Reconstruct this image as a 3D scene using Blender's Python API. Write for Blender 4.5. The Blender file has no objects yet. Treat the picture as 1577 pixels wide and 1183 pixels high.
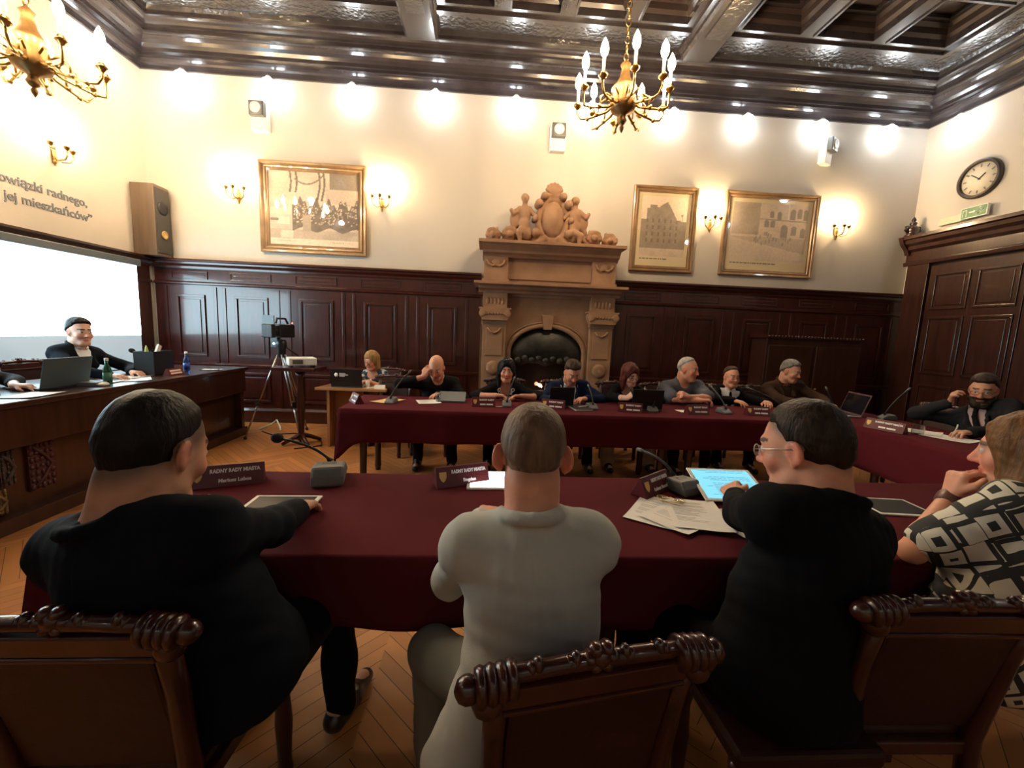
import bpy, math, random
import numpy as np
from mathutils import Vector, Matrix
random.seed(4)
sc = bpy.context.scene
COL = sc.collection
PI = math.pi
D2R = PI / 180

# ------------------------------------------------------------------ helpers
class MB:
    """collects shapes and links them as ONE mesh object"""
    def __init__(s):
        s.v, s.f, s.sm, s.mi = [], [], [], []
        s.T = None
    def add(s, vs, fs, smooth=False, m=0):
        o = len(s.v)
        if s.T is not None:
            vs = [s.T @ Vector(p) for p in vs]
        s.v += [tuple(p) for p in vs]
        s.f += [tuple(i + o for i in f) for f in fs]
        s.sm += [smooth] * len(fs)
        s.mi += [m] * len(fs)
        return s
    def bx(s, x0, x1, y0, y1, z0, z1, m=0):
        v = [(x0, y0, z0), (x1, y0, z0), (x1, y1, z0), (x0, y1, z0), (x0, y0, z1), (x1, y0, z1), (x1, y1, z1), (x0, y1, z1)]
        f = [(3, 2, 1, 0), (4, 5, 6, 7), (0, 1, 5, 4), (1, 2, 6, 5), (2, 3, 7, 6), (3, 0, 4, 7)]
        return s.add(v, f, False, m)
    def box(s, c, d, R=None, m=0):
        h = [x / 2 for x in d]
        v = [Vector((a * h[0], b * h[1], e * h[2])) for a, b, e in
             ((-1, -1, -1), (1, -1, -1), (1, 1, -1), (-1, 1, -1), (-1, -1, 1), (1, -1, 1), (1, 1, 1), (-1, 1, 1))]
        if R is not None: v = [R @ p for p in v]
        v = [p + Vector(c) for p in v]
        f = [(3, 2, 1, 0), (4, 5, 6, 7), (0, 1, 5, 4), (1, 2, 6, 5), (2, 3, 7, 6), (3, 0, 4, 7)]
        return s.add(v, f, False, m)
    def tube(s, pts, r, n=8, m=0, cap=True, flat=1.0):
        pts = [Vector(p) for p in pts]
        rs = r if isinstance(r, (list, tuple)) else [r] * len(pts)
        vs, fs = [], []
        up = Vector((0, 0, 1))
        prev = None
        for i, p in enumerate(pts):
            t = (pts[min(i + 1, len(pts) - 1)] - pts[max(i - 1, 0)]).normalized()
            if prev is None:
                a = t.cross(up) if abs(t.dot(up)) < .95 else t.cross(Vector((1, 0, 0)))
            else:
                a = prev - t * prev.dot(t)
            a.normalize(); b = t.cross(a); prev = a
            for k in range(n):
                w = 2 * PI * k / n
                vs.append(p + a * math.cos(w) * rs[i] + b * math.sin(w) * rs[i] * flat)
        for i in range(len(pts) - 1):
            for k in range(n):
                k2 = (k + 1) % n
                fs.append((i * n + k, i * n + k2, (i + 1) * n + k2, (i + 1) * n + k))
        if cap:
            fs.append(tuple(range(n))[::-1]); fs.append(tuple(range((len(pts) - 1) * n, len(pts) * n)))
        return s.add(vs, fs, True, m)
    def lathe(s, prof, c=(0, 0, 0), R=None, n=16, m=0):
        vs, fs = [], []
        c = Vector(c)
        for r, z in prof:
            for k in range(n):
                w = 2 * PI * k / n
                p = Vector((r * math.cos(w), r * math.sin(w), z))
                vs.append(c + (R @ p if R is not None else p))
        L = len(prof)
        for i in range(L - 1):
            for k in range(n):
                k2 = (k + 1) % n
                fs.append((i * n + k, i * n + k2, (i + 1) * n + k2, (i + 1) * n + k))
        fs.append(tuple(range(n))[::-1]); fs.append(tuple(range((L - 1) * n, L * n)))
        return s.add(vs, fs, True, m)
    def sph(s, c, r, n=12, m=0, R=None):
        r = r if isinstance(r, (list, tuple)) else (r, r, r)
        h = max(4, n // 2 + 1)
        vs, fs = [], []
        for i in range(1, h):
            a = PI * i / h
            for k in range(n):
                w = 2 * PI * k / n
                vs.append(Vector((r[0] * math.sin(a) * math.cos(w), r[1] * math.sin(a) * math.sin(w), r[2] * math.cos(a))))
        vs += [Vector((0, 0, r[2])), Vector((0, 0, -r[2]))]
        if R is not None: vs = [R @ p for p in vs]
        vs = [p + Vector(c) for p in vs]
        for i in range(h - 2):
            for k in range(n):
                k2 = (k + 1) % n
                fs.append((i * n + k, (i + 1) * n + k, (i + 1) * n + k2, i * n + k2))
        t, b = (h - 1) * n, (h - 1) * n + 1
        for k in range(n):
            k2 = (k + 1) % n
            fs.append((t, k, k2)); fs.append((b, (h - 2) * n + k2, (h - 2) * n + k))
        return s.add(vs, fs, True, m)
    def prism(s, poly, lo, hi, axis='x', m=0, smooth=False):
        """poly: 2-D outline; axis x -> (y,z), y -> (x,z), z -> (x,y)"""
        def P(a, b, t):
            return (t, a, b) if axis == 'x' else ((a, t, b) if axis == 'y' else (a, b, t))
        n = len(poly)
        vs = [P(a, b, lo) for a, b in poly] + [P(a, b, hi) for a, b in poly]
        fs = [(i, (i + 1) % n, n + (i + 1) % n, n + i) for i in range(n)]
        fs += [tuple(range(n))[::-1], tuple(range(n, 2 * n))]
        return s.add(vs, fs, smooth, m)
    def build(s, name, mats, parent=None, bevel=0, loc=None, rotz=None, rot=None):
        me = bpy.data.meshes.new(name)
        me.from_pydata(s.v, [], s.f)
        for m in (mats if isinstance(mats, (list, tuple)) else [mats]): me.materials.append(m)
        me.polygons.foreach_set('use_smooth', s.sm)
        me.polygons.foreach_set('material_index', s.mi)
        import bmesh
        b = bmesh.new(); b.from_mesh(me)
        bmesh.ops.recalc_face_normals(b, faces=b.faces[:])
        b.to_mesh(me); b.free()
        me.update()
        return link(name, me, parent, bevel, loc, rotz, rot)

def link(name, me, parent=None, bevel=0, loc=None, rotz=None, rot=None):
    o = bpy.data.objects.new(name, me); COL.objects.link(o)
    if parent: o.parent = parent
    if loc: o.location = loc
    if rotz: o.rotation_euler.z = rotz
    if rot: o.rotation_euler = rot
    if bevel:
        md = o.modifiers.new('bevel', 'BEVEL'); md.width = bevel; md.segments = 2; md.limit_method = 'ANGLE'
    return o

def tag(o, label, cat, group=None, kind=None):
    o['label'] = label; o['category'] = cat
    if group: o['group'] = group
    if kind: o['kind'] = kind
    return o
def struct(o):
    o['kind'] = 'structure'; return o
def thing(name, label, cat, loc=(0, 0, 0), rotz=0, group=None):
    o = bpy.data.objects.new(name, None); COL.objects.link(o)
    o.empty_display_size = .1
    o.location = loc; o.rotation_euler = (0, 0, rotz)
    return tag(o, label, cat, group)
KIDS = {}
def dup(root, loc, rotz=None, label=None, group=None):
    def rec(o, par):
        c = o.copy(); COL.objects.link(c)
        if par: c.parent = par
        for ch in list(o.children):
            if ch.name in COL.objects: rec(ch, c)
        return c
    r = rec(root, None)
    r.location = loc
    if rotz is not None: r.rotation_euler = (0, 0, rotz)
    if label: r['label'] = label
    if group: r['group'] = group
    return r
def rot(ax, a): return Matrix.Rotation(a, 3, ax)

def text_obj(name, body, size, m, parent, loc, rotm, ext=.0008, align='CENTER', bold=0, sx=1):
    cu = bpy.data.curves.new(name, 'FONT'); cu.body = body; cu.size = size; cu.extrude = ext
    cu.align_x = align; cu.align_y = 'CENTER'; cu.offset = bold; cu.resolution_u = 3
    t = bpy.data.objects.new(name + '_src', cu); COL.objects.link(t)
    dg = bpy.context.evaluated_depsgraph_get()
    me = bpy.data.meshes.new_from_object(t.evaluated_get(dg)); me.name = name
    bpy.data.objects.remove(t)
    if sx != 1: me.transform(Matrix.Diagonal((sx, 1, 1, 1)))
    me.materials.clear(); me.materials.append(m)
    o = link(name, me, parent)
    M4 = rotm.to_4x4(); M4.translation = Vector(loc)
    o.matrix_local = M4
    return o

# ------------------------------------------------------------------ materials
def mat(name, col, rough=.5, metal=0, spec=.5, coat=0, var=0, vs=8, stretch=(1, 1, 1), bump=0, bs=30, emis=None, est=0, trans=0, ior=1.45, sheen=0, col2=None, cr=.05, det=4):
    m = bpy.data.materials.new(name); m.use_nodes = True
    nt = m.node_tree; N = nt.nodes; L = nt.links
    b = N['Principled BSDF']
    c = (*col, 1)
    b.inputs['Base Color'].default_value = c
    b.inputs['Roughness'].default_value = rough
    b.inputs['Metallic'].default_value = metal
    b.inputs['Specular IOR Level'].default_value = spec
    b.inputs['Coat Weight'].default_value = coat
    b.inputs['Coat Roughness'].default_value = cr
    b.inputs['IOR'].default_value = ior
    b.inputs['Transmission Weight'].default_value = trans
    b.inputs['Sheen Weight'].default_value = sheen
    if emis:
        b.inputs['Emission Color'].default_value = (*emis, 1); b.inputs['Emission Strength'].default_value = est
    tc = mp = None
    if var or bump or col2:
        tc = N.new('ShaderNodeTexCoord'); mp = N.new('ShaderNodeMapping'); mp.inputs['Scale'].default_value = stretch
        L.new(tc.outputs['Object'], mp.inputs['Vector'])
    if var or col2:
        n = N.new('ShaderNodeTexNoise'); n.inputs['Scale'].default_value = vs; n.inputs['Detail'].default_value = det
        L.new(mp.outputs[0], n.inputs['Vector'])
        r = N.new('ShaderNodeValToRGB'); r.color_ramp.elements[0].position = .3; r.color_ramp.elements[1].position = .7
        lo = col2 if col2 else tuple(x * (1 - var) for x in col)
        hi = col if col2 else tuple(min(1, x * (1 + var)) for x in col)
        r.color_ramp.elements[0].color = (*lo, 1); r.color_ramp.elements[1].color = (*hi, 1)
        L.new(n.outputs['Fac'], r.inputs['Fac']); L.new(r.outputs['Color'], b.inputs['Base Color'])
    if bump:
        n2 = N.new('ShaderNodeTexNoise'); n2.inputs['Scale'].default_value = bs; n2.inputs['Detail'].default_value = 3
        L.new(mp.outputs[0], n2.inputs['Vector'])
        bp = N.new('ShaderNodeBump'); bp.inputs['Strength'].default_value = bump; bp.inputs['Distance'].default_value = .01
        L.new(n2.outputs['Fac'], bp.inputs['Height']); L.new(bp.outputs['Normal'], b.inputs['Normal'])
        if coat: L.new(bp.outputs['Normal'], b.inputs['Coat Normal'])
    return m

PLASTER = mat('plaster', (.55, .49, .415), .85, var=.03, vs=1.5, bump=.05, bs=60)
WOOD = mat('mahogany', (.050, .017, .010), .30, coat=.5, col2=(.026, .008, .005), vs=5, stretch=(5, 5, .5), cr=.10)
WOODR = mat('red_mahogany', (.058, .011, .007), .28, coat=.6, col2=(.027, .006, .004), vs=5, stretch=(5, 5, 1), cr=.08)
CEILW = mat('ceiling_wood', (.045, .036, .037), .22, coat=.6, col2=(.03, .023, .024), vs=3, stretch=(2, 2, 2), cr=.10, bump=.04, bs=12)
CEILD = mat('ceiling_wood_dark', (.05, .034, .030), .3, coat=.4, var=.2, vs=3, cr=.15)
HAMMER = mat('ceiling_hammered', (.04, .035, .036), .15, coat=1, var=.2, vs=6, bump=.55, bs=22, cr=.06)
STONE = mat('sandstone', (.30, .165, .092), .85, var=.16, vs=5, bump=.2, bs=45)
STONED = mat('soot_stone', (.03, .026, .022), .9, var=.3, vs=6, bump=.3, bs=20)
IRON = mat('iron', (.012, .011, .011), .5, metal=.4, spec=.4)
BLACKP = mat('black_plastic', (.012, .012, .014), .4)
BLACKG = mat('black_gloss', (.006, .006, .008), .12)
GREYP = mat('grey_plastic', (.13, .135, .13), .4, var=.08, vs=20)
WHITEP = mat('white_plastic', (.78, .76, .70), .4)
SILVER = mat('silver', (.5, .5, .5), .3, metal=1)
TABD = mat('tablet_dark', (.006, .006, .008), .35, spec=.12)
CHROME = mat('chrome', (.7, .7, .7), .12, metal=1)
BRASS = mat('brass', (.55, .34, .11), .28, metal=1, var=.2, vs=12)
GILT = mat('gilt', (.62, .42, .16), .35, metal=.8, var=.2, vs=10)
FRAMEW = mat('frame_bronze', (.26, .15, .07), .3, coat=.5, var=.25, vs=6, metal=.2)
PAPER = mat('paper', (.80, .76, .70), .7, var=.03, vs=10)
PAPERY = mat('envelope_paper', (.72, .52, .22), .7, var=.04)
DESKW = mat('desk_veneer', (.42, .21, .085), .45, col2=(.34, .16, .06), vs=4, stretch=(1, 8, 8))
MAROONP = mat('maroon_plate', (.11, .014, .016), .4)
PRINTW = mat('white_print', (.92, .87, .83), .6)
GOLD = mat('shield_gold', (.72, .46, .13), .4)
LEATHER = mat('chair_leather', (.026, .006, .005), .42, var=.2, vs=10, bump=.08, bs=60)
LEATHB = mat('black_leather', (.014, .013, .013), .4, var=.2, vs=10)
CANDLE = mat('candle_sleeve', (.85, .78, .58), .5, emis=(1, .75, .4), est=.6)
BULB = mat('warm_bulb', (1, .9, .7), .4, emis=(1, .75, .46), est=120)
BULBS = mat('warm_sconce_bulb', (1, .9, .7), .4, emis=(1, .74, .42), est=115)
LED = mat('cool_led', (1, 1, 1), .4, emis=(.84, .93, 1.0), est=14)
SCREEN = mat('lit_screen', (.02, .02, .02), .5, emis=(.62, .88, 1.0), est=4.2)
SCREENB = mat('screen_flare_glow', (.5, .6, .68), .7, emis=(.55, .78, .95), est=.16)  # pale blue flare over the lower screen, put in as faint emission
TABW = mat('lit_tablet', (.02, .02, .02), .3, emis=(.9, .95, 1), est=2.2)
TABB = mat('lit_tablet_document', (.02, .02, .02), .3, emis=(.20, .62, .80), est=.45)
INK = mat('ink', (.10, .22, .26), .6)
INKD = mat('dark_ink', (.16, .14, .13), .7)
WALLINK = mat('wall_lettering', (.16, .17, .19), .6)
GREEN = mat('exit_green', (.10, .22, .09), .4)
EMBER = mat('ember', (.2, .03, .01), .8, emis=(1, .20, .10), est=1.2)
FLAME = mat('flame', (1, .8, .6), .5, emis=(1, .75, .55), est=9)
LEDR = mat('red_led', (1, .1, .1), .5, emis=(1, .1, .05), est=3)
LEDW = mat('white_led', (1, 1, 1), .5, emis=(.7, .9, 1), est=4)
BLUEP = mat('bottle_label_blue', (.03, .08, .40), .4)
GREENG = mat('bottle_green', (.03, .16, .10), .08, trans=.6)
BLUEG = mat('bottle_blue', (.05, .10, .30), .08, trans=.6)
REDC = mat('carved_red', (.10, .022, .024), .5, col2=(.05, .02, .02), vs=30, bump=.4, bs=40)
OCHRE = mat('carved_ochre', (.22, .13, .05), .5, col2=(.10, .06, .03), vs=30, bump=.4, bs=40)
GREYC = mat('carved_grey', (.09, .065, .055), .5, col2=(.04, .03, .03), vs=30, bump=.4, bs=40)

def glass_mat(name='pane_glass', rough=.0, tint=(1, 1, 1)):
    m = bpy.data.materials.new(name); m.use_nodes = True
    nt = m.node_tree; N = nt.nodes; L = nt.links
    N.remove(N['Principled BSDF'])
    g = N.new('ShaderNodeBsdfGlossy'); g.inputs['Roughness'].default_value = rough
    t = N.new('ShaderNodeBsdfTransparent'); t.inputs['Color'].default_value = (*tint, 1)
    lw = N.new('ShaderNodeLayerWeight'); lw.inputs['Blend'].default_value = .5
    p5 = N.new('ShaderNodeMath'); p5.operation = 'POWER'; p5.inputs[1].default_value = 4; L.new(lw.outputs['Facing'], p5.inputs[0])
    f = N.new('ShaderNodeMath'); f.operation = 'MULTIPLY_ADD'; f.inputs[1].default_value = .8; f.inputs[2].default_value = .045; L.new(p5.outputs[0], f.inputs[0])
    x = N.new('ShaderNodeMixShader')
    L.new(f.outputs[0], x.inputs[0]); L.new(t.outputs[0], x.inputs[1]); L.new(g.outputs[0], x.inputs[2])
    L.new(x.outputs[0], N['Material Output'].inputs[0])
    return m
PANE = glass_mat()
LENSG = glass_mat('spectacle_glass', 0, (.92, .95, .95))

def cloth_mat(name, a, b, sc_=260, rough=.9):
    m = mat(name, a, rough, col2=b, vs=2.5, bump=.12, bs=sc_, spec=.12)
    return m
MAROON = cloth_mat('maroon_cloth', (.094, .0105, .016), (.074, .008, .012))

def parquet():
    m = bpy.data.materials.new('oak_parquet'); m.use_nodes = True
    nt = m.node_tree; N = nt.nodes; L = nt.links; b = N['Principled BSDF']
    tc = N.new('ShaderNodeTexCoord')
    sep = N.new('ShaderNodeSeparateXYZ'); L.new(tc.outputs['Object'], sep.inputs[0])
    def mth(op, a, c=None):
        n = N.new('ShaderNodeMath'); n.operation = op
        for i, q in enumerate((a, c)):
            if q is None: continue
            if isinstance(q, (int, float)): n.inputs[i].default_value = q
            else: L.new(q, n.inputs[i])
        return n.outputs[0]
    W = .42                                        # width of one chevron column
    u = mth('DIVIDE', sep.outputs['X'], W)
    k = mth('FLOOR', u)
    fr = mth('SUBTRACT', u, k)
    par = mth('MULTIPLY', mth('SUBTRACT', mth('MODULO', mth('ABSOLUTE', k), 2.0), .5), 2.0)
    sl = mth('ADD', sep.outputs['Y'], mth('MULTIPLY', mth('MULTIPLY', fr, par), W))
    q = mth('DIVIDE', sl, .095)
    bi = mth('FLOOR', q); bf = mth('SUBTRACT', q, bi)
    cmb = N.new('ShaderNodeCombineXYZ'); L.new(bi, cmb.inputs[0]); L.new(k, cmb.inputs[1])
    wn = N.new('ShaderNodeTexWhiteNoise'); L.new(cmb.outputs[0], wn.inputs[0])
    r = N.new('ShaderNodeValToRGB')
    r.color_ramp.elements[0].color = (.33, .125, .036, 1); r.color_ramp.elements[1].color = (.52, .225, .072, 1)
    ns = N.new('ShaderNodeTexNoise'); ns.inputs['Scale'].default_value = 14
    L.new(tc.outputs['Object'], ns.inputs['Vector'])
    L.new(mth('ADD', mth('MULTIPLY', wn.outputs['Value'], .7), mth('MULTIPLY', ns.outputs['Fac'], .3)), r.inputs[0])
    gap = mth('LESS_THAN', bf, .05)
    mx = N.new('ShaderNodeMix'); mx.data_type = 'RGBA'
    L.new(gap, mx.inputs[0]); L.new(r.outputs[0], mx.inputs[6]); mx.inputs[7].default_value = (.10, .045, .018, 1)
    L.new(mx.outputs[2], b.inputs['Base Color'])
    b.inputs['Roughness'].default_value = .5
    b.inputs['Specular IOR Level'].default_value = .3
    return m
FLOORM = parquet()

def geo_print():                                  # black and white blouse: blocks of stripes turned at random
    m = bpy.data.materials.new('geometric_print'); m.use_nodes = True
    nt = m.node_tree; N = nt.nodes; L = nt.links; b = N['Principled BSDF']
    tc = N.new('ShaderNodeTexCoord'); mp = N.new('ShaderNodeMapping')
    mp.inputs['Rotation'].default_value = (.25, .5, .55); mp.inputs['Scale'].default_value = (15, 15, 15)
    L.new(tc.outputs['Object'], mp.inputs[0])
    v = N.new('ShaderNodeTexVoronoi'); v.distance = 'CHEBYCHEV'; v.inputs['Randomness'].default_value = .35; v.inputs['Scale'].default_value = 1
    L.new(mp.outputs[0], v.inputs['Vector'])
    def mth(op, a, c):
        n = N.new('ShaderNodeMath'); n.operation = op
        for i, q in enumerate((a, c)):
            if isinstance(q, (int, float)): n.inputs[i].default_value = q
            else: L.new(q, n.inputs[i])
        return n.outputs[0]
    sp = N.new('ShaderNodeSeparateXYZ'); L.new(v.outputs['Color'], sp.inputs[0])
    p = mth('ADD', mth('MULTIPLY', v.outputs['Distance'], 14.5), mth('MULTIPLY', sp.outputs[0], 1.2))
    w = mth('SINE', p, 0)
    g = mth('GREATER_THAN', w, .15)
    mx = N.new('ShaderNodeMix'); mx.data_type = 'RGBA'; L.new(g, mx.inputs[0])
    mx.inputs[6].default_value = (.62, .57, .46, 1); mx.inputs[7].default_value = (.018, .018, .018, 1)
    L.new(mx.outputs[2], b.inputs['Base Color']); b.inputs['Roughness'].default_value = .8
    return m
def blot_print(name, ca, cb, cc, s=22):
    m = bpy.data.materials.new(name); m.use_nodes = True
    nt = m.node_tree; N = nt.nodes; L = nt.links; b = N['Principled BSDF']
    tc = N.new('ShaderNodeTexCoord'); n = N.new('ShaderNodeTexNoise'); n.inputs['Scale'].default_value = s; n.inputs['Detail'].default_value = 1
    L.new(tc.outputs['Object'], n.inputs['Vector'])
    r = N.new('ShaderNodeValToRGB'); r.color_ramp.interpolation = 'CONSTANT'
    e = r.color_ramp.elements; e[0].color = (*ca, 1); e[1].position = .5; e[1].color = (*cb, 1)
    x = e.new(.58); x.color = (*cc, 1)
    L.new(n.outputs['Fac'], r.inputs[0]); L.new(r.outputs[0], b.inputs['Base Color']); b.inputs['Roughness'].default_value = .8
    return m
def vcol_mat(name, rough=.5, spec=.4, sss=0, bump=0):
    m = bpy.data.materials.new(name); m.use_nodes = True
    nt = m.node_tree; N = nt.nodes; L = nt.links; b = N['Principled BSDF']
    a = N.new('ShaderNodeVertexColor'); a.layer_name = 'Col'
    n = N.new('ShaderNodeTexNoise'); n.inputs['Scale'].default_value = 35; n.inputs['Detail'].default_value = 3
    tc = N.new('ShaderNodeTexCoord'); L.new(tc.outputs['Object'], n.inputs['Vector'])
    mx = N.new('ShaderNodeMix'); mx.data_type = 'RGBA'; mx.blend_type = 'MULTIPLY'; mx.inputs[0].default_value = .35
    r = N.new('ShaderNodeValToRGB'); r.color_ramp.elements[0].color = (.7, .62, .6, 1); r.color_ramp.elements[1].color = (1, 1, 1, 1)
    r.color_ramp.elements[0].position = .3; r.color_ramp.elements[1].position = .65
    L.new(n.outputs['Fac'], r.inputs[0]); L.new(a.outputs[0], mx.inputs[6]); L.new(r.outputs[0], mx.inputs[7])
    L.new(mx.outputs[2], b.inputs['Base Color'])
    b.inputs['Roughness'].default_value = rough; b.inputs['Specular IOR Level'].default_value = spec
    if sss:
        b.inputs['Subsurface Weight'].default_value = sss; b.inputs['Subsurface Radius'].default_value = (.012, .005, .003); b.inputs['Subsurface Scale'].default_value = 1
    return m
SKIN = vcol_mat('skin', .5, .4)
PRINTV = vcol_mat('photo_print', .6, .3)
# ------------------------------------------------------------------ the room
XL, XR, YB, YF, ZC = -4.65, 6.38, 6.1, -4.0, 5.1
struct(MB().bx(XL - .2, XR + .2, YF - .2, YB + .2, -.1, 0).build('floor', FLOORM))
struct(MB().bx(XL - .2, XR + .2, YB, YB + .2, 0, 5.6).build('wall_back', PLASTER))
struct(MB().bx(XL - .2, XR + .2, YF - .2, YF, 0, 5.6).build('wall_front', PLASTER))
struct(MB().bx(XL - .2, XL, YF, YB, 0, 5.6).build('wall_left', PLASTER))
struct(MB().bx(XR, XR + .2, YF, YB, 0, 5.6).build('wall_right', PLASTER))

def ring(mb, prof, m=0):
    """mitred profile of (inset, z) running round the room"""
    vs = []
    for d, z in prof:
        vs += [(XL + d, YF + d, z), (XR - d, YF + d, z), (XR - d, YB - d, z), (XL + d, YB - d, z)]
    fs = []
    for i in range(len(prof) - 1):
        for k in range(4):
            k2 = (k + 1) % 4
            fs.append((i * 4 + k, i * 4 + k2, i * 4 + 4 + k2, i * 4 + 4 + k))
    mb.add(vs, fs, False, m)
def curve(a, b, n=5, bulge=.5):
    """quarter-round between two profile points"""
    out = []
    for i in range(n + 1):
        t = i / n * PI / 2
        out.append((a[0] + (b[0] - a[0]) * (1 - math.cos(t)), a[1] + (b[1] - a[1]) * math.sin(t)))
    return out
mb = MB()
prof = [(0, 4.66), (.03, 4.66), (.03, 4.70)] + curve((.03, 4.70), (.10, 4.77), 4) + [(.13, 4.77), (.13, 4.80), (.16, 4.80)]
prof += curve((.16, 4.80), (.30, 4.93), 5) + [(.33, 4.93), (.33, 4.965), (.36, 4.965)] + curve((.36, 4.965), (.44, 5.03), 4) + [(.47, 5.03), (.47, 5.06), (.50, 5.06)]
ring(mb, prof)
ring(mb, [(.50, 5.06), (.52, 5.10), (.80, 5.10)], 1)
ring(mb, [(.80, 5.10), (.80, 5.07), (.86, 5.07), (.86, 5.11)], 0)
struct(mb.build('trim_1', [CEILW, HAMMER]))

# coffers
mb = MB()
mb.bx(XL, XR, YF, YB, 5.42, 5.5, 1)
def coffer(x0, x1, y0, y1):
    steps = [(0, 5.10), (.075, 5.10), (.075, 5.085), (.10, 5.085), (.10, 5.17), (.135, 5.20), (.135, 5.27), (.175, 5.30), (.24, 5.30), (.24, 5.285), (.26, 5.285), (.26, 5.33)]
    vs = []
    for d, z in steps:
        vs += [(x0 + d, y0 + d, z), (x1 - d, y0 + d, z), (x1 - d, y1 - d, z), (x0 + d, y1 - d, z)]
    for i in range(len(steps) - 1):
        fs = [(i * 4 + k, i * 4 + (k + 1) % 4, i * 4 + 4 + (k + 1) % 4, i * 4 + 4 + k) for k in range(4)]
        mb.add([vs[j] for j in range(i * 4, i * 4 + 8)], [tuple(q - i * 4 for q in f) for f in fs], False, 1 if 3 < i < 7 else 0)
    n = len(vs)
    mb.add(vs[-4:], [(0, 1, 2, 3)], False, 1)
XB = [-.93, 2.53]
spans = [(XL + .86, XB[0] - .23), (XB[0] + .23, XB[1] - .23), (XB[1] + .23, XR - .86)]
ny = 10
ys = [YF + .86 + i * (YB - YF - 1.72) / ny for i in range(ny + 1)]
for a, b in spans:
    n = round((b - a) / .8)
    for i in range(n):
        for j in range(ny):
            coffer(a + (b - a) * i / n, a + (b - a) * (i + 1) / n, ys[j], ys[j + 1])
struct(mb.build('ceiling', [CEILW, CEILD]))
for k, x in enumerate(XB):
    mb = MB()
    mb.prism([(x - .23, 5.2), (x - .23, 5.08), (x - .20, 5.05), (x - .20, 5.0), (x - .17, 4.97), (x + .17, 4.97), (x + .20, 5.0), (x + .20, 5.05), (x + .23, 5.08), (x + .23, 5.2)], YF + .5, YB - .52, 'y')
    mb.bx(x - .10, x + .10, YF + .6, YB - .95, 4.955, 4.975, 1)
    struct(mb.build('trim_%d' % (k + 2), [CEILW, HAMMER]))

# wainscot
def mould(mb, x0, x1, z0, z1, y, w=.035, d=.02, m=0):
    """picture-frame moulding with a raised field on a wall facing -Y"""
    for (a, b, c, e) in ((x0, x1, z0, z0 + w), (x0, x1, z1 - w, z1), (x0, x0 + w, z0 + w, z1 - w), (x1 - w, x1, z0 + w, z1 - w)):
        mb.bx(a, b, y - d, y, c, e, m)
    mb.bx(x0 + w + .03, x1 - w - .03, y - d * .55, y, z0 + w + .03, z1 - w - .03, m)
def wainscot(mb, length, panels, skip=()):
    """local wall: x along, faces -y"""
    for a, b in length:
        mb.bx(a, b, -.03, 0, 0, 2.19)
        mb.prism([(0, 2.14), (-.05, 2.14), (-.055, 2.17), (-.09, 2.20), (-.095, 2.225), (-.12, 2.235), (-.12, 2.262), (0, 2.262)], a, b)
        mb.prism([(-.03, 1.92), (-.055, 1.93), (-.06, 1.95), (-.045, 1.965), (-.03, 1.97)], a, b)
        mb.prism([(-.03, .78), (-.05, .79), (-.055, .83), (-.03, .85)], a, b)
        mb.prism([(-.03, 0), (-.06, 0), (-.06, .17), (-.045, .20), (-.03, .21)], a, b)
    for a, b in panels:
        mould(mb, a, b, .93, 1.79, -.03)
        mould(mb, a, b, .29, .72, -.03)
        mould(mb, a - .05, b + .05, 2.0, 2.11, -.03, .012, .012)
        for e in (a - .16, b + .12):
            mb.bx(e, e + .04, -.042, -.03, .21, 1.90)
mb = MB(); mb.T = Matrix.Translation((0, YB, 0))
wainscot(mb, [(XL + .03, -.12), (1.80, XR)], [(-4.34, -3.96), (-3.56, -3.11), (-2.68, -2.21), (-1.78, -1.32), (-.88, -.46)] + [(2.05 + i * .9, 2.5 + i * .9) for i in range(5)])
struct(mb.build('trim_4', WOODR, bevel=.003))
mb = MB(); mb.T = Matrix.Translation((XL, 0, 0)) @ Matrix.Rotation(PI / 2, 4, 'Z')
wainscot(mb, [(YF, YB - .1)], [(YF + .4 + i * .95, YF + .9 + i * .95) for i in range(10)])
struct(mb.build('trim_5', WOOD, bevel=.003))
mb = MB(); mb.T = Matrix.Translation((XR, 0, 0)) @ Matrix.Rotation(-PI / 2, 4, 'Z')
wainscot(mb, [(-2.6, -YF)], [(-2.2 + i * .95, -1.7 + i * .95) for i in range(6)])
struct(mb.build('trim_6', WOOD, bevel=.003))

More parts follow.
